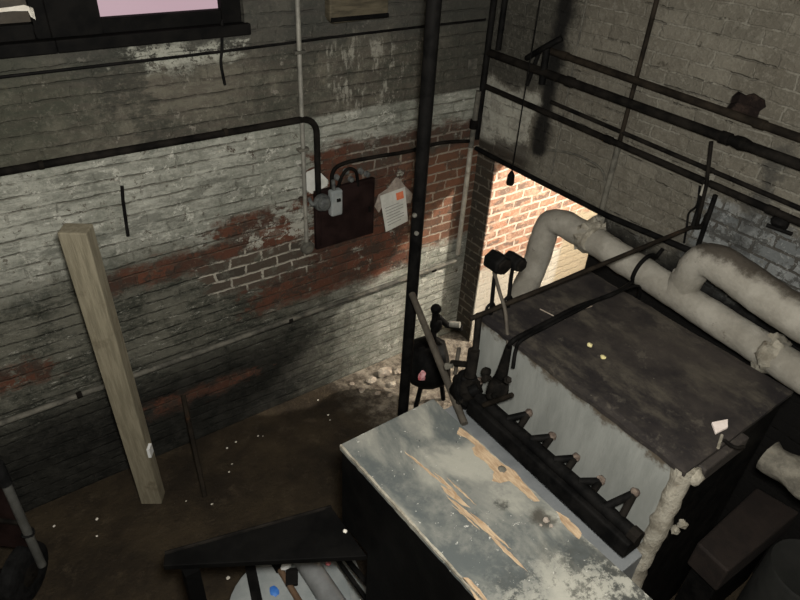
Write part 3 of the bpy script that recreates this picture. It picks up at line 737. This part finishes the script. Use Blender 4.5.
# lower burner shelf and manifold
part('burner_shelf', box(new(), BX0 - .205, BX0 - .001, BY0 + .01, BY1 - .02, 0, 1.06), M['greysheet'], t, bevel=.006)
xm = BX0 - .10
m0 = at(478, 397, x=xm); m1 = at(637, 537, x=xm); zm = (m0.z + m1.z) / 2
mani = part('burner_manifold', tube(new(), [m0, m1], .028, 16), M['black'], t, smooth=True)
part('end_cap', tube(new(), [m1 + Vector((0, .03, 0)), m1 - Vector((0, .012, 0))], .034, 8), M['soot'], mani)
bm = new()
q = [(xm - .05, zm - .01), (xm + .055, zm - .01), (xm + .055, 1.13), (xm - .05, 1.13), (xm - .06, 1.15)]
prism(bm, [(a, m1.y - .005, b) for a, b in q], (0, m0.y - m1.y + .02, 0))
part('burner_trough', bm, M['black'], t, bevel=.02, seg=3)
for (px, py) in ((481, 381), (530, 413), (553, 436), (577, 457), (602, 480), (636, 492)):
    ap = at(px, py, x=BX0 - .012)
    c = part('gas_cock', tube(new(), [ap + Vector((-.012, 0, 0)), Vector((xm, ap.y + .055, zm + (m1.z - m0.z) * 0 + .02))], .017, 10), M['black'], t, smooth=True)
    part('strut', tube(new(), [ap + Vector((-.012, 0, 0)), Vector((xm + .02, ap.y - .012, zm + .015))], .016, 10), M['soot'], c, smooth=True)
    lb = new(); lump(lb, ap + Vector((-.008, 0, .004)), .020, (1, 1, 1), .3, 2, 2, px); part('rusty_bolt', lb, M['rust'], c, smooth=True)

# things lying on the boiler
q = [(711, 424), (727, 421), (727, 429), (715, 435)]
tag(obj('plaster_chip', prism(new(), [at(a, b, z=BZ + .018) for a, b in q], (0, 0, .012)), M['pinkchip'], bevel=.002), 'pale pinkish plaster chip lying on the near end of the boiler top', 'plaster chip')
for (px, py, lab) in ((590, 345, 'small yellow crumb on the boiler top, the farther of two'), (603, 357, 'small yellow crumb on the boiler top, the nearer of two')):
    lb = new(); lump(lb, at(px, py, z=BZ + .012), .013, (1, 1, .7), .4, 2, 2, px); tag(obj('yellow_crumb', lb, M['yellow'], smooth=True), lab, 'crumb')
tag(obj('wood_sliver', tube(new(), [at(722, 435, z=BZ + .012), at(718, 448, z=BZ + .012)], .006, 8), M['plaster']), 'thin pale sliver on the boiler top beside the pinkish chip', 'sliver')
tag(obj('bent_rod', tube(new(), fillet([at(724, 440, z=BZ + .014), at(735, 448, z=BZ + .02), at(744, 447, z=BZ + .014)], .03), .007, 8), M['soot'], smooth=True), 'short dark bent rod at the near right end of the boiler top', 'rod')

BOIL = t
# rod and cables over the top
p0 = at(470, 319, z=1.655); p1 = at(692, 227, x=XR - .03)
t = thing('control_rod', 'long thin dark pipe crossing diagonally over the boiler to the right wall', 'pipe', (2.4, 1.6, 1.66))
part('pipe', tube(new(), [p0, p1], .012, 10), M['rustpipe'], t, smooth=True)
part('elbow', tube(new(), fillet([p1, p1 + Vector((.005, -.05, .02)), p1 + Vector((.005, -.055, .10))], .03), .014, 10), M['soot'], t, smooth=True)
yc = at(622, 279, z=za(1.6) + .02).y
def cable_path(dx):
    L = [at(505 + dx, 368, x=BX0 - .05), at(508 + dx, 350, x=BX0 - .03), at(514 + dx, 340, z=BZ + .03), at(540 + dx, 326, z=BZ + .022), at(575 + dx, 308, z=BZ + .022), at(600, 299, z=BZ + .022), at(616, 292.5, z=BZ + .022)]
    if dx == 0: L += [Vector((xa + (RA + .021) * math.cos(q), yc, za(yc) + (RA + .021) * math.sin(q))) for q in (3.5, 3.2, 2.9, 2.6, 2.3, 2.0, 1.7, 1.4, 1.1, .8)] + [Vector((XR - .03, yc + .01, za(yc) + .10))]
    else: L += [Vector((xa - RA - .02, yc - .06, za(yc) - .04)), Vector((xa - RA - .02, yc - .07, za(yc) - .3))]
    return smooth_path(L, 7)
P = cable_path(0)
pipe_thing('black_cable', cable_path(8), .009, M['black'], 'thin black cable lying beside the thicker one on the boiler top', 'cable', 10)
pipe_thing('black_cable', P, .012, M['black'], 'thick black cable lying over the boiler top and across the insulated pipe', 'cable', 10)
P = smooth_path([at(540, 309, z=BZ + .008), at(552, 315, z=BZ + .008), at(562, 320, z=BZ + .008), at(575, 312, z=BZ + .008), at(592, 306, z=BZ + .008)], 5)
pipe_thing('thin_wire', P, .0028, M['rubble'], 'thin pale wire curling on the boiler top beside the black cable', 'wire', 6)
P = smooth_path([at(494, 272, y=1.70), at(499, 290, y=1.68), at(505, 310, y=1.62), at(507, 330, y=1.56), at(508, 348, x=BX0 - .02), at(505, 368, x=BX0 - .03)], 7)
pipe_thing('flexible_conduit', P, .009, M['brownpipe'], 'brownish flexible conduit curving down from the black control box to the burner', 'conduit', 10)

def control(px, py, lab, w, col=None):
    yq = 1.70
    c = at(px, py, y=yq); 
    bm = new(); q = [(w * math.cos(PI / 6 + k * PI / 3) * 1.05, w * math.sin(PI / 6 + k * PI / 3)) for k in range(6)]
    prism(bm, [Vector((c.x + a, yq - .045, c.z + b)) for a, b in q], (0, .09, 0)); t = part('pressure_control', bm, M['black'], BOIL, bevel=.008)
    part('cover', prism(new(), [Vector((c.x + a * .8, yq - .056, c.z + b * .8)) for a, b in q], (0, .012, 0)), M['soot'], t, bevel=.003)
    part('stem', tube(new(), fillet([(c.x, yq, c.z - w * .9), (c.x, yq, c.z - w - .05), (c.x + .005, yq - .01, BZ + .01)], .03), .010, 10), M['black'], t, smooth=True)
    part('siphon_loop', tube(new(), [Vector((c.x + .026 * math.cos(k * PI / 8), yq - .005, BZ + .045 + .026 * math.sin(k * PI / 8))) for k in range(17)], .007, 8), M['black'], t, smooth=True)
    return t
control(497, 262, 'black hexagonal control box on the boiler corner, left of the pair', .050)
control(514, 261, 'black hexagonal control box on the boiler corner, right of the pair', .040)

# burner-front fittings at the boiler's far left corner
cpt = at(467, 388, x=1.775)
lb = new(); lump(lb, cpt, .080, (1.05, 1, .92), .30, 2.2, 3, 2); t = part('feed_valve', lb, M['soot'], BOIL, smooth=True)
part('bowl_flange', lathe(new(), [(.088, -.014), (.098, -.01), (.098, .01), (.088, .014)], cpt, (.3, -.8, .5), 20), M['black'], t, smooth=True)
lb = new(); lump(lb, at(498, 388, x=1.76), .055, (1, 1, 1.1), .35, 2, 2, 6); part('gas_valve', lb, M['soot'], t, smooth=True)
part('stand_pipe', tube(new(), [at(479, 314, x=1.80), at(476, 345, x=1.78), at(472, 374, x=1.74)], .017, 10), M['soot'], t, smooth=True)
part('stand_pipe_foot', tube(new(), [at(474, 350, x=1.76), at(470, 376, x=1.74)], .03, 12), M['soot'], t, smooth=True)
part('cross_pipe', tube(new(), [at(452, 363, x=1.74), at(474, 365, x=1.76)], .016, 10), M['soot'], t, smooth=True)
part('gauge_pipe', tube(new(), [at(459, 348, x=1.80), at(455, 374, x=1.78)], .011, 10), M['brownpipe'], t, smooth=True)
part('lever', tube(new(), [at(484, 405, x=1.70), at(512, 395, x=1.72)], .013, 10), M['rustpipe'], t, smooth=True)
part('cable_sleeve', tube(new(), [at(509, 346, x=BX0 - .03), at(503, 370, x=BX0 - .05), at(497, 388, x=BX0 - .06)], .02, 12, rad=lambda q: .016 + .022 * q), M['soot'], t, smooth=True)
for k, (px, py) in enumerate(((449, 366), (487, 378), (492, 396), (460, 401), (508, 380))):
    lb = lathe(new(), [(.012, -.02), (.019, -.018), (.019, .0), (.012, .004), (.012, .02)], at(px, py, x=1.70), (.4 - .2 * k, -.6, .3 + .1 * k), 6); part('fitting_nut', lb, M['dimpipe' if k == 0 else 'soot'], t)
bm = new(); lump(bm, at(486, 372, x=1.78), .026, (1, 1, 1), .2, 2, 2, 9); part('hub', bm, M['soot'], t, smooth=True)
part('valve_outlet', tube(new(), [at(478, 388, x=xm + .01), at(470, 392, x=1.72)], .03, 12), M['black'], t, smooth=True)
part('drop_leg', tube(new(), [cpt, (cpt.x, cpt.y, .0)], .035, 14), M['black'], t, smooth=True)

# machine on the floor behind the post
pc = at(431, 362, z=.42)
t = thing('circulating_pump', 'black round-bodied pump on the floor behind the black post', 'pump', (pc.x, pc.y, 0))
part('pump_body', lathe(new(), [(.06, -.17), (.14, -.16), (.185, -.09), (.195, -.02), (.185, .06), (.14, .12), (.07, .13)], pc, (.75, -.55, .25), 26), M['black'], t, smooth=True)
part('motor', lathe(new(), [(.05, -.19), (.085, -.18), (.09, -.12), (.09, -.1)], pc, (.75, -.55, .25), 22), M['black'], t, smooth=True)
for s in (-1, 1):
    part('leg', tube(new(), [pc + Vector((s * .08, -.02, -.1)), Vector((pc.x + s * .14, pc.y - .03, 0))], .018, 10), M['black'], t, smooth=True)
vb = at(434, 342, y=pc.y); vt = at(436, 309, y=pc.y)
part('riser', tube(new(), [Vector((vt.x, pc.y, pc.z)), Vector((vt.x, pc.y, vt.z))], .024, 12), M['black'], t, smooth=True)
lb = new(); lump(lb, (vt.x, pc.y, vt.z), .038, (1, 1, 1), .1, 2, 2, 4); part('knob', lb, M['black'], t, smooth=True)
lb = new(); lump(lb, at(436, 325, y=pc.y), .044, (1, 1, 1.5), .1, 2, 2, 4); part('valve_body', lb, M['black'], t, smooth=True)
part('branch_pipe', tube(new(), [at(437, 316, y=pc.y), at(447, 325, y=pc.y), at(462, 328, y=pc.y - .1)], .022, 10), M['black'], t, smooth=True)
part('pipe_collar', tube(new(), [at(450, 324, y=pc.y - .04), at(460, 325, y=pc.y - .1)], .022, 10), M['conduit'], t, smooth=True)
lb = new(); a = at(422, 376, y=pc.y - .21)
lump(lb, a, .035, (.8, .6, 1.2), .6, 2.5, 2, 8); tag(obj('red_rag', lb, M['red'], smooth=False), 'small red and pink rag caught on the black pump', 'rag')

# post
pf = Vector((1.99, 2.45, 0))
t = thing('steel_post', 'tall black steel post rising from the floor in front of the back wall', 'post', pf)
part('shaft', tube(new(), [pf, (pf.x, pf.y, 4.28)], .036, 20), M['black'], t, smooth=True)
part('base_plate', box(new(), pf.x - .1, pf.x + .1, pf.y - .1, pf.y + .1, 0, .015), M['black'], t)
for (px, py) in ((414, 215), (416, 233)):
    c = at(px, py, y=pf.y - .045); part('bolt', lathe(new(), [(.013, 0), (.013, .012), (.008, .016)], (c.x, pf.y - .044, c.z), (0, -1, 0), 8), M['conduit'], t)

# leaning brown pipe
s0 = at(412, 294, y=pf.y - .075); s1 = at(464.5, 424, x=1.675)
sb = s1 if s1.z > 1.07 else s0 + (s1 - s0) * ((s0.z - 1.075) / (s0.z - s1.z))
pipe_thing('leaning_pipe', [s0, sb], .020, M['brownpipe'], 'brown pipe leaning against the black post in front of the pump', 'pipe', 14)

# ------------------------------------------------------------------ counter (low parapet cabinet) in the foreground
CZ = 1.5
FLc, FRc = at(340, 445, z=CZ), at(433, 399, z=CZ)
dl = (at(481, 600, z=CZ) - FLc).normalized(); dr = (at(650, 597, z=CZ) - FRc).normalized()
NL = FLc + dl * 1.55; NR = FRc + dr * 1.55
t = thing('wood_counter', 'long foreground cabinet with scuffed grey and white painted top', 'counter', (1.15, .9, 0))
def cpoint(u, v, z=CZ):          # u along length, v across
    p = (FLc.lerp(FRc, v)).lerp(NL.lerp(NR, v), u); p.z = z; return p
bm = new(); n_ = 60; a = []
L = [cpoint(k / n_, -.0 + .010 * max(-.2, noise.noise((k * .9, 0, 0)))) for k in range(n_ + 1)]
R_ = [cpoint(k / n_, 1 + .008 * noise.noise((k * .8, 5, 0))) for k in range(n_, -1, -1)]
prism(bm, [p - Vector((0, 0, .028)) for p in L + R_], (0, 0, .028)); part('top_board', bm, M['counter'], t)
bm = new(); prism(bm, [cpoint(0.004, .012, 1.01), cpoint(.004, .985, 1.01), cpoint(1, .985, 1.01), cpoint(1, .012, 1.01)], (0, 0, CZ - .0285 - 1.01)); part('cabinet', bm, M['blackpaint'], t)
u0 = (FLc.y - at(366, 562, x=.895).y) / 1.55
bm = new(); prism(bm, [cpoint(u0, .02, 0), cpoint(u0, .975, 0), cpoint(1, .975, 0), cpoint(1, .02, 0)], (0, 0, 1.009)); part('cabinet_base', bm, M['blackpaint'], t)
part('corner_leg', box(new(), FRc.x - .06, FRc.x - .02, FRc.y - .06, FRc.y - .02, 0, 1.009), M['blackpaint'], t)
# bare edge strip on the left
bm = new(); Lo = []; Li = []
for k in range(n_ + 1):
    w = .010 + .016 * max(0, noise.noise((k * .55, 3, 0)) + .2) + (.02 if k > 40 else 0)
    Lo.append(cpoint(k / n_, -.004 + .010 * max(-.2, noise.noise((k * .9, 0, 0))), CZ - .012)); Li.append(cpoint(k / n_, w, CZ - .012))
prism(bm, Lo + Li[::-1], (0, 0, .0135)); part('bare_edge', bm, M['plaster'], t)
def patch(q, z=.0013):
    out = []
    P = [at(a, b, z=CZ + .0002) for a, b in q]
    for i, p in enumerate(P):
        r2 = P[(i + 1) % len(P)]; m = max(2, int((r2 - p).length / .012))
        for j in range(m):
            c = p.lerp(r2, j / m); nn = Vector((noise.noise(c * 60), noise.noise(c * 60 + Vector((9, 0, 0))), 0)) * .005
            out.append(c + nn)
    return prism(new(), out, (0, 0, z))
part('bare_wood_patch', patch([(459, 427), (466, 432), (478, 441), (486, 449), (500, 462), (514, 470), (524, 483), (540, 501), (534, 502), (520, 490), (510, 481), (500, 483), (492, 481), (494, 472), (486, 463), (474, 454), (472, 448), (476, 446), (466, 438), (457, 434)]), M['barewood'], t)
for a, b, w in (((404, 451), (446, 486), 2.0), ((434, 472), (462, 500), 2.6), ((440, 486), (470, 508), 4.5), ((447, 478), (476, 505), 1.6), ((446, 496), (500, 542), 3.8), ((470, 512), (512, 550), 2.6), ((488, 534), (528, 572), 3.4), ((452, 505), (480, 530), 1.5)):
    dx, dy = b[0] - a[0], b[1] - a[1]; L_ = math.hypot(dx, dy); nx_, ny_ = -dy / L_ * w / 2, dx / L_ * w / 2
    part('bare_wood_streak', patch([a, (a[0] + dx * .3 + nx_, a[1] + dy * .3 + ny_), (a[0] + dx * .7 + nx_, a[1] + dy * .7 + ny_), b, (a[0] + dx * .6 - nx_, a[1] + dy * .6 - ny_), (a[0] + dx * .25 - nx_, a[1] + dy * .25 - ny_)], .0010 + .0004 * w / 4), M['barewood'], t)
part('bare_wood_patch', patch([(556, 511), (566, 517), (577, 527), (582, 534), (579, 540), (572, 533), (562, 523)]), M['barewood'], t)
part('bare_wood_patch', patch([(474, 597), (470, 588), (462, 578), (468, 578), (480, 590), (490, 603), (500, 616), (488, 616)]), M['barewood'], t)
# crumbs lying on the counter
for k, (px, py, r) in enumerate(((546, 520, .011), (551, 526, .007), (541, 525, .005))):
    lb = new(); lump(lb, at(px, py, z=CZ + r * .6), r, (1, 1, .7), .5, 2, 2, k)
    tag(obj('plaster_crumb', lb, M['rag'], smooth=False), ['biggest pale crumb on the counter top by the chipped edge', 'middle pale crumb on the counter top, nearest the right edge', 'smallest pale crumb on the counter top by the chipped edge'][k], 'crumb')
lb = new(); lump(lb, at(502, 469, z=CZ + .004), .016, (1, 1, .3), .4, 2, 2, 3); tag(obj('dark_washer', lb, M['dimpipe'], smooth=True), 'dull grey washer on the bare wood patch of the counter', 'washer')

# black landing / shelf beside it
PZ = 1.05
q = [at(165, 553, z=PZ), at(336, 504, z=PZ), at(367, 556, z=PZ), at(163, 566, z=PZ)]
q[1].x = .876
t = thing('black_shelf', 'black tapered shelf jutting left from the foreground cabinet', 'shelf', (q[0].x, q[0].y, 0))
part('shelf_board', prism(new(), [p - Vector((0, 0, .03)) for p in q], (0, 0, .03)), M['blackpaint'], t, bevel=.003)
part('shelf_lip', tube(new(), [q[0], q[1]], .008, 8), M['soot'], t)
for (px, py) in ((190, 568),):
    c = at(px, py, z=PZ - .03); c2 = Vector((c.x + .02, c.y, 0))
    part('leg', prism(new(), [(c.x - .03, c.y - .03, 0), (c.x + .03, c.y - .03, 0), (c.x + .03, c.y + .03, 0), (c.x - .03, c.y + .03, 0)], (0, 0, PZ - .03)), M['blackpaint'], t)
lb = new(); lump(lb, at(345, 531, z=PZ + .005), .009, (1, 1, .7), .5, 2, 2, 3); tag(obj('plaster_crumb', lb, M['chip']), 'white crumb lying on the black shelf beside the cabinet', 'crumb')

# objects seen under the shelf
zq = .42
c = at(290, 605, z=zq); e = at(233, 590, z=zq); R0 = (Vector((c.x, c.y)) - Vector((e.x, e.y))).length
t = thing('white_tub', 'round white tub under the black shelf', 'tub', (c.x, c.y, 0))
part('tub_body', lathe(new(), [(R0 * .85, 0), (R0 * .97, zq - .03)], (c.x, c.y, 0), (0, 0, 1), 36), M['white'], t, smooth=True)
part('lid', lathe(new(), [(R0 * .96, zq - .035), (R0, zq - .03), (R0, zq - .006), (R0 * .97, zq), (R0 * .3, zq)], (c.x, c.y, 0), (0, 0, 1), 40), M['greyplastic'], t, smooth=True)
zz = zq + .02
def bar(name, a, b, w, h, mat, z, label, cat):
    A, B_ = at(*a, z=z), at(*b, z=z); d = (B_ - A).normalized(); s = Vector((-d.y, d.x, 0)) * w / 2
    return tag(obj(name, prism(new(), [A - s, B_ - s, B_ + s, A + s], (0, 0, h)), mat, bevel=.003), label, cat)
bar('flat_bar', (248, 556), (262, 625), .050, .02, M['black'], zq + .002, 'leftmost black flat bar across the white tub under the shelf', 'bar')
bar('flat_bar', (343, 556), (380, 600), .026, .02, M['black'], zq + .002, 'middle black flat bar right of the grey tube under the shelf', 'bar')
bar('flat_bar', (334, 556), (375, 612), .020, .02, M['black'], zq + .002, 'black flat bar touching the grey tube under the shelf', 'bar')
q = [at(318, 560, z=.02), at(352, 552, z=.02), at(372, 600, z=.02), at(345, 625, z=.02)]
tag(obj('grey_board', prism(new(), [Vector((p.x, p.y, .002)) for p in q], (0, 0, .018)), M['greyplastic'], bevel=.003), 'pale grey board on the floor under the right end of the black shelf', 'board')
pipe_thing('grey_tube', [at(292, 540, z=zq + .06), at(345, 620, z=zq + .06)], .055, M['greytube'], 'thick grey tube lying under the black shelf', 'tube', 20)
t = thing('hand_tool', 'brown handled tool with black collar under the black shelf', 'tool', tuple(at(285, 585, z=zq + .03)))
part('handle', tube(new(), [at(278, 566, z=zq + .03), at(302, 606, z=zq + .03)], .016, 12), M['brown'], t, smooth=True)
part('collar', tube(new(), [at(271, 556, z=zq + .03), at(280, 570, z=zq + .03)], .022, 12), M['black'], t, smooth=True)
part('guard', box(new(), -.03, .03, -.045, .045, 0, .02, Matrix.Translation(at(292, 578, z=zq + .03)) @ Matrix.Rotation(-.5, 4, 'Z')), M['black'], t, bevel=.004)
lb = new(); lump(lb, at(286, 566, z=zq + .05), .025, (1.2, .8, .5), .1, 2, 2, 3); tag(obj('glass_disc', lb, M['white'], smooth=True), 'shiny white oval cap beside the brown handled tool', 'cap')
lb = new(); lump(lb, at(274, 591, z=zq + .008), .024, (.9, 1.2, .25), .5, 2, 2, 3); tag(obj('blue_scrap', lb, M['blue']), 'blue plastic scrap on the white tub lid', 'scrap')
lb = new(); lump(lb, at(328, 563, z=zq + .115), .014, (1, 1, .5), .4, 2, 2, 3); tag(obj('red_scrap', lb, M['red']), 'tiny red scrap on the grey tube', 'scrap')

# ------------------------------------------------------------------ left side: timber, bar, hand truck
b0 = at(154, 500, z=0); t0 = at(75, 228, y=2.80)
ax = (t0 - b0).normalized(); Ln = (t0 - b0).length
sx = Vector((1, 0, 0)); sx = (sx - ax * sx.dot(ax)).normalized(); sy = ax.cross(sx)
rot = math.radians(-33); ex_ = sx * math.cos(rot) + sy * math.sin(rot); ey_ = ax.cross(ex_)
Mx = Matrix(((ex_.x, ey_.x, ax.x, b0.x), (ex_.y, ey_.y, ax.y, b0.y), (ex_.z, ey_.z, ax.z, b0.z), (0, 0, 0, 1)))
t = thing('timber_post', 'pale square timber standing upright before the back brick wall', 'timber', b0)
bm = new(); box(bm, -.062, .062, -.045, .045, .02, Ln, Mx); part('timber', bm, M['wood'], t, bevel=.006)
c = at(149, 440, y=at(149, 440, y=2.9).y)
k = .40
pc_ = Mx @ Vector((.058, -.02, .43))
bm = new(); box(bm, .0615, .078, -.046, .002, .47, .54, Mx); lb_ = part('tag', bm, M['white'], t); lb_['label'] = 'small white tag stapled on the timber'
b1 = at(205, 497, z=0.01); t1 = at(183, 395, y=YB - .012)
t = thing('iron_bar', 'thin rusty iron bar leaning on the dark foot of the back wall', 'bar', b1)
part('bar', tube(new(), [b1, t1], .016, 8), M['rustpipe'], t, smooth=True)

wc = at(24, 574, z=.17)
t = thing('hand_truck', 'dark wheeled hand truck with a grey tube at the lower left corner', 'hand truck', (wc.x, wc.y, 0))
axd = Vector((-.75, .66, 0)).normalized()
for k, off in enumerate((0, .42)):
    cc = wc + axd * off; cc.z = .17
    w = part('wheel', lathe(new(), [(.10, -.04), (.14, -.042), (.165, -.03), (.172, 0), (.165, .03), (.14, .042), (.10, .04)], cc, axd, 30), M['rubber'], t, smooth=True)
    part('hub', lathe(new(), [(.012, -.05), (.03, -.048), (.1, -.03), (.1, .03), (.03, .048), (.012, .05)], cc, axd, 20), M['soot'], w, smooth=True)
part('axle', tube(new(), [wc - axd * .05, wc + axd * .48], .012, 10), M['soot'], t, smooth=True)
g0 = at(42, 565, y=wc.y + .0); g1 = at(6, 484, y=wc.y + .02)
d_ = (g1 - g0).normalized()
part('frame_tube', tube(new(), [g0, g1], .022, 14), M['greymetal'], t, smooth=True)
part('frame_tube', tube(new(), [g0 + axd * .40, g1 + axd * .40], .022, 14), M['greymetal'], t, smooth=True)
part('grip', tube(new(), [g1, g1 + d_ * .14], .028, 14), M['rubber'], t, smooth=True)
part('grip', tube(new(), [g1 + axd * .4, g1 + d_ * .14 + axd * .4], .028, 14), M['rubber'], t, smooth=True)
part('crossbar', tube(new(), [g0.lerp(g1, .55), g0.lerp(g1, .55) + axd * .4], .016, 10), M['soot'], t, smooth=True)
part('back_plate', prism(new(), [g0.lerp(g1, .2) + axd * .03, g0.lerp(g1, .95) + axd * .03, g0.lerp(g1, .95) + axd * .37, g0.lerp(g1, .2) + axd * .37], (0, .01, 0)), M['panel'], t)
cm = g0.lerp(g1, .42); part('cord_wrap', tube(new(), [cm + Vector((.028 * math.cos(k * PI / 6), .028 * math.sin(k * PI / 6), .006 * math.sin(k))) for k in range(13)], .006, 8), M['rubber'], t, smooth=True)

# floor rubble and chips
for k, (px, py, r) in enumerate(((385, 372, .05), (372, 380, .035), (392, 384, .03), (398, 372, .028), (362, 390, .022), (378, 393, .02), (352, 384, .018), (390, 395, .018))):
    lb = new(); lump(lb, at(px, py, z=r * .5), r, (1.2, .9, .7), .5, 1.6, 2, k + 20)
    tag(obj('rubble_stone', lb, M['rubble']), 'pale broken brick lump on the floor left of the black post', 'rubble', 'rubble lumps by the post')
for k, (px, py, r) in enumerate(((212, 504, .008), (229, 472, .006), (232, 464, .006), (258, 436, .006), (263, 436, .005), (97, 519, .008), (97, 536, .006), (54, 526, .008), (328, 415, .007), (330, 420, .005), (186, 501, .005), (236, 442, .007), (227, 448, .007), (318, 400, .006), (228, 578, .010))):
    lb = new(); lump(lb, at(px, py, z=r * .5), r, (1.2, 1, .6), .5, 2, 1, k + 40)
    tag(obj('plaster_fleck', lb, M['chip']), 'tiny pale plaster fleck on the dirt floor', 'plaster fleck', 'plaster flecks on the dirt floor')

# dark right corner: flue box and drum by the boiler end
t = thing('flue_box', 'rust brown metal box in the dark beside the near end of the boiler', 'metal box', tuple(at(735, 540, z=0.0)))
q = [at(757, 487, z=.62), at(800, 512, z=.62), at(728, 572, z=.62), at(697, 543, z=.62)]
part('box_body', prism(new(), [Vector((p.x, p.y, .44)) for p in q], (0, 0, .18)), M['rustbox'], t, bevel=.012)
qc = sum(q, Vector()) / 4
part('box_stand', prism(new(), [Vector((qc.x + (p.x - qc.x) * .8, qc.y + (p.y - qc.y) * .8, 0)) for p in q], (0, 0, .44)), M['black'], t)
t = thing('drum', 'dull grey drum in the dark at the lower right corner', 'drum', tuple(at(800, 575, z=0)))
c = at(812, 572, z=.55)
part('drum_body', lathe(new(), [(.20, 0), (.20, .53), (.19, .55), (.17, .545)], (c.x, c.y, 0), (0, 0, 1), 30), M['drum'], t, smooth=True)

# ------------------------------------------------------------------ lights
def light(name, kind, loc, power, col, size=.1, rot=None):
    l = bpy.data.lights.new(name, kind); l.energy = power; l.color = col
    if kind == 'POINT': l.shadow_soft_size = size
    o = bpy.data.objects.new(name, l); o.location = loc; COL.objects.link(o)
    return o
light('camera_lamp', 'POINT', (.09, .0, 3.52), 405, (1, .975, .91), .09)  # unseen light beside the camera, acting as its flash
light('passage_lamp', 'POINT', (4.58, 1.55, 2.64), 700, (1, .92, .81), .05)
w = bpy.data.worlds.new('world'); SC.world = w; w.use_nodes = True
w.node_tree.nodes['Background'].inputs[0].default_value = (.5, .48, .45, 1); w.node_tree.nodes['Background'].inputs[1].default_value = .004
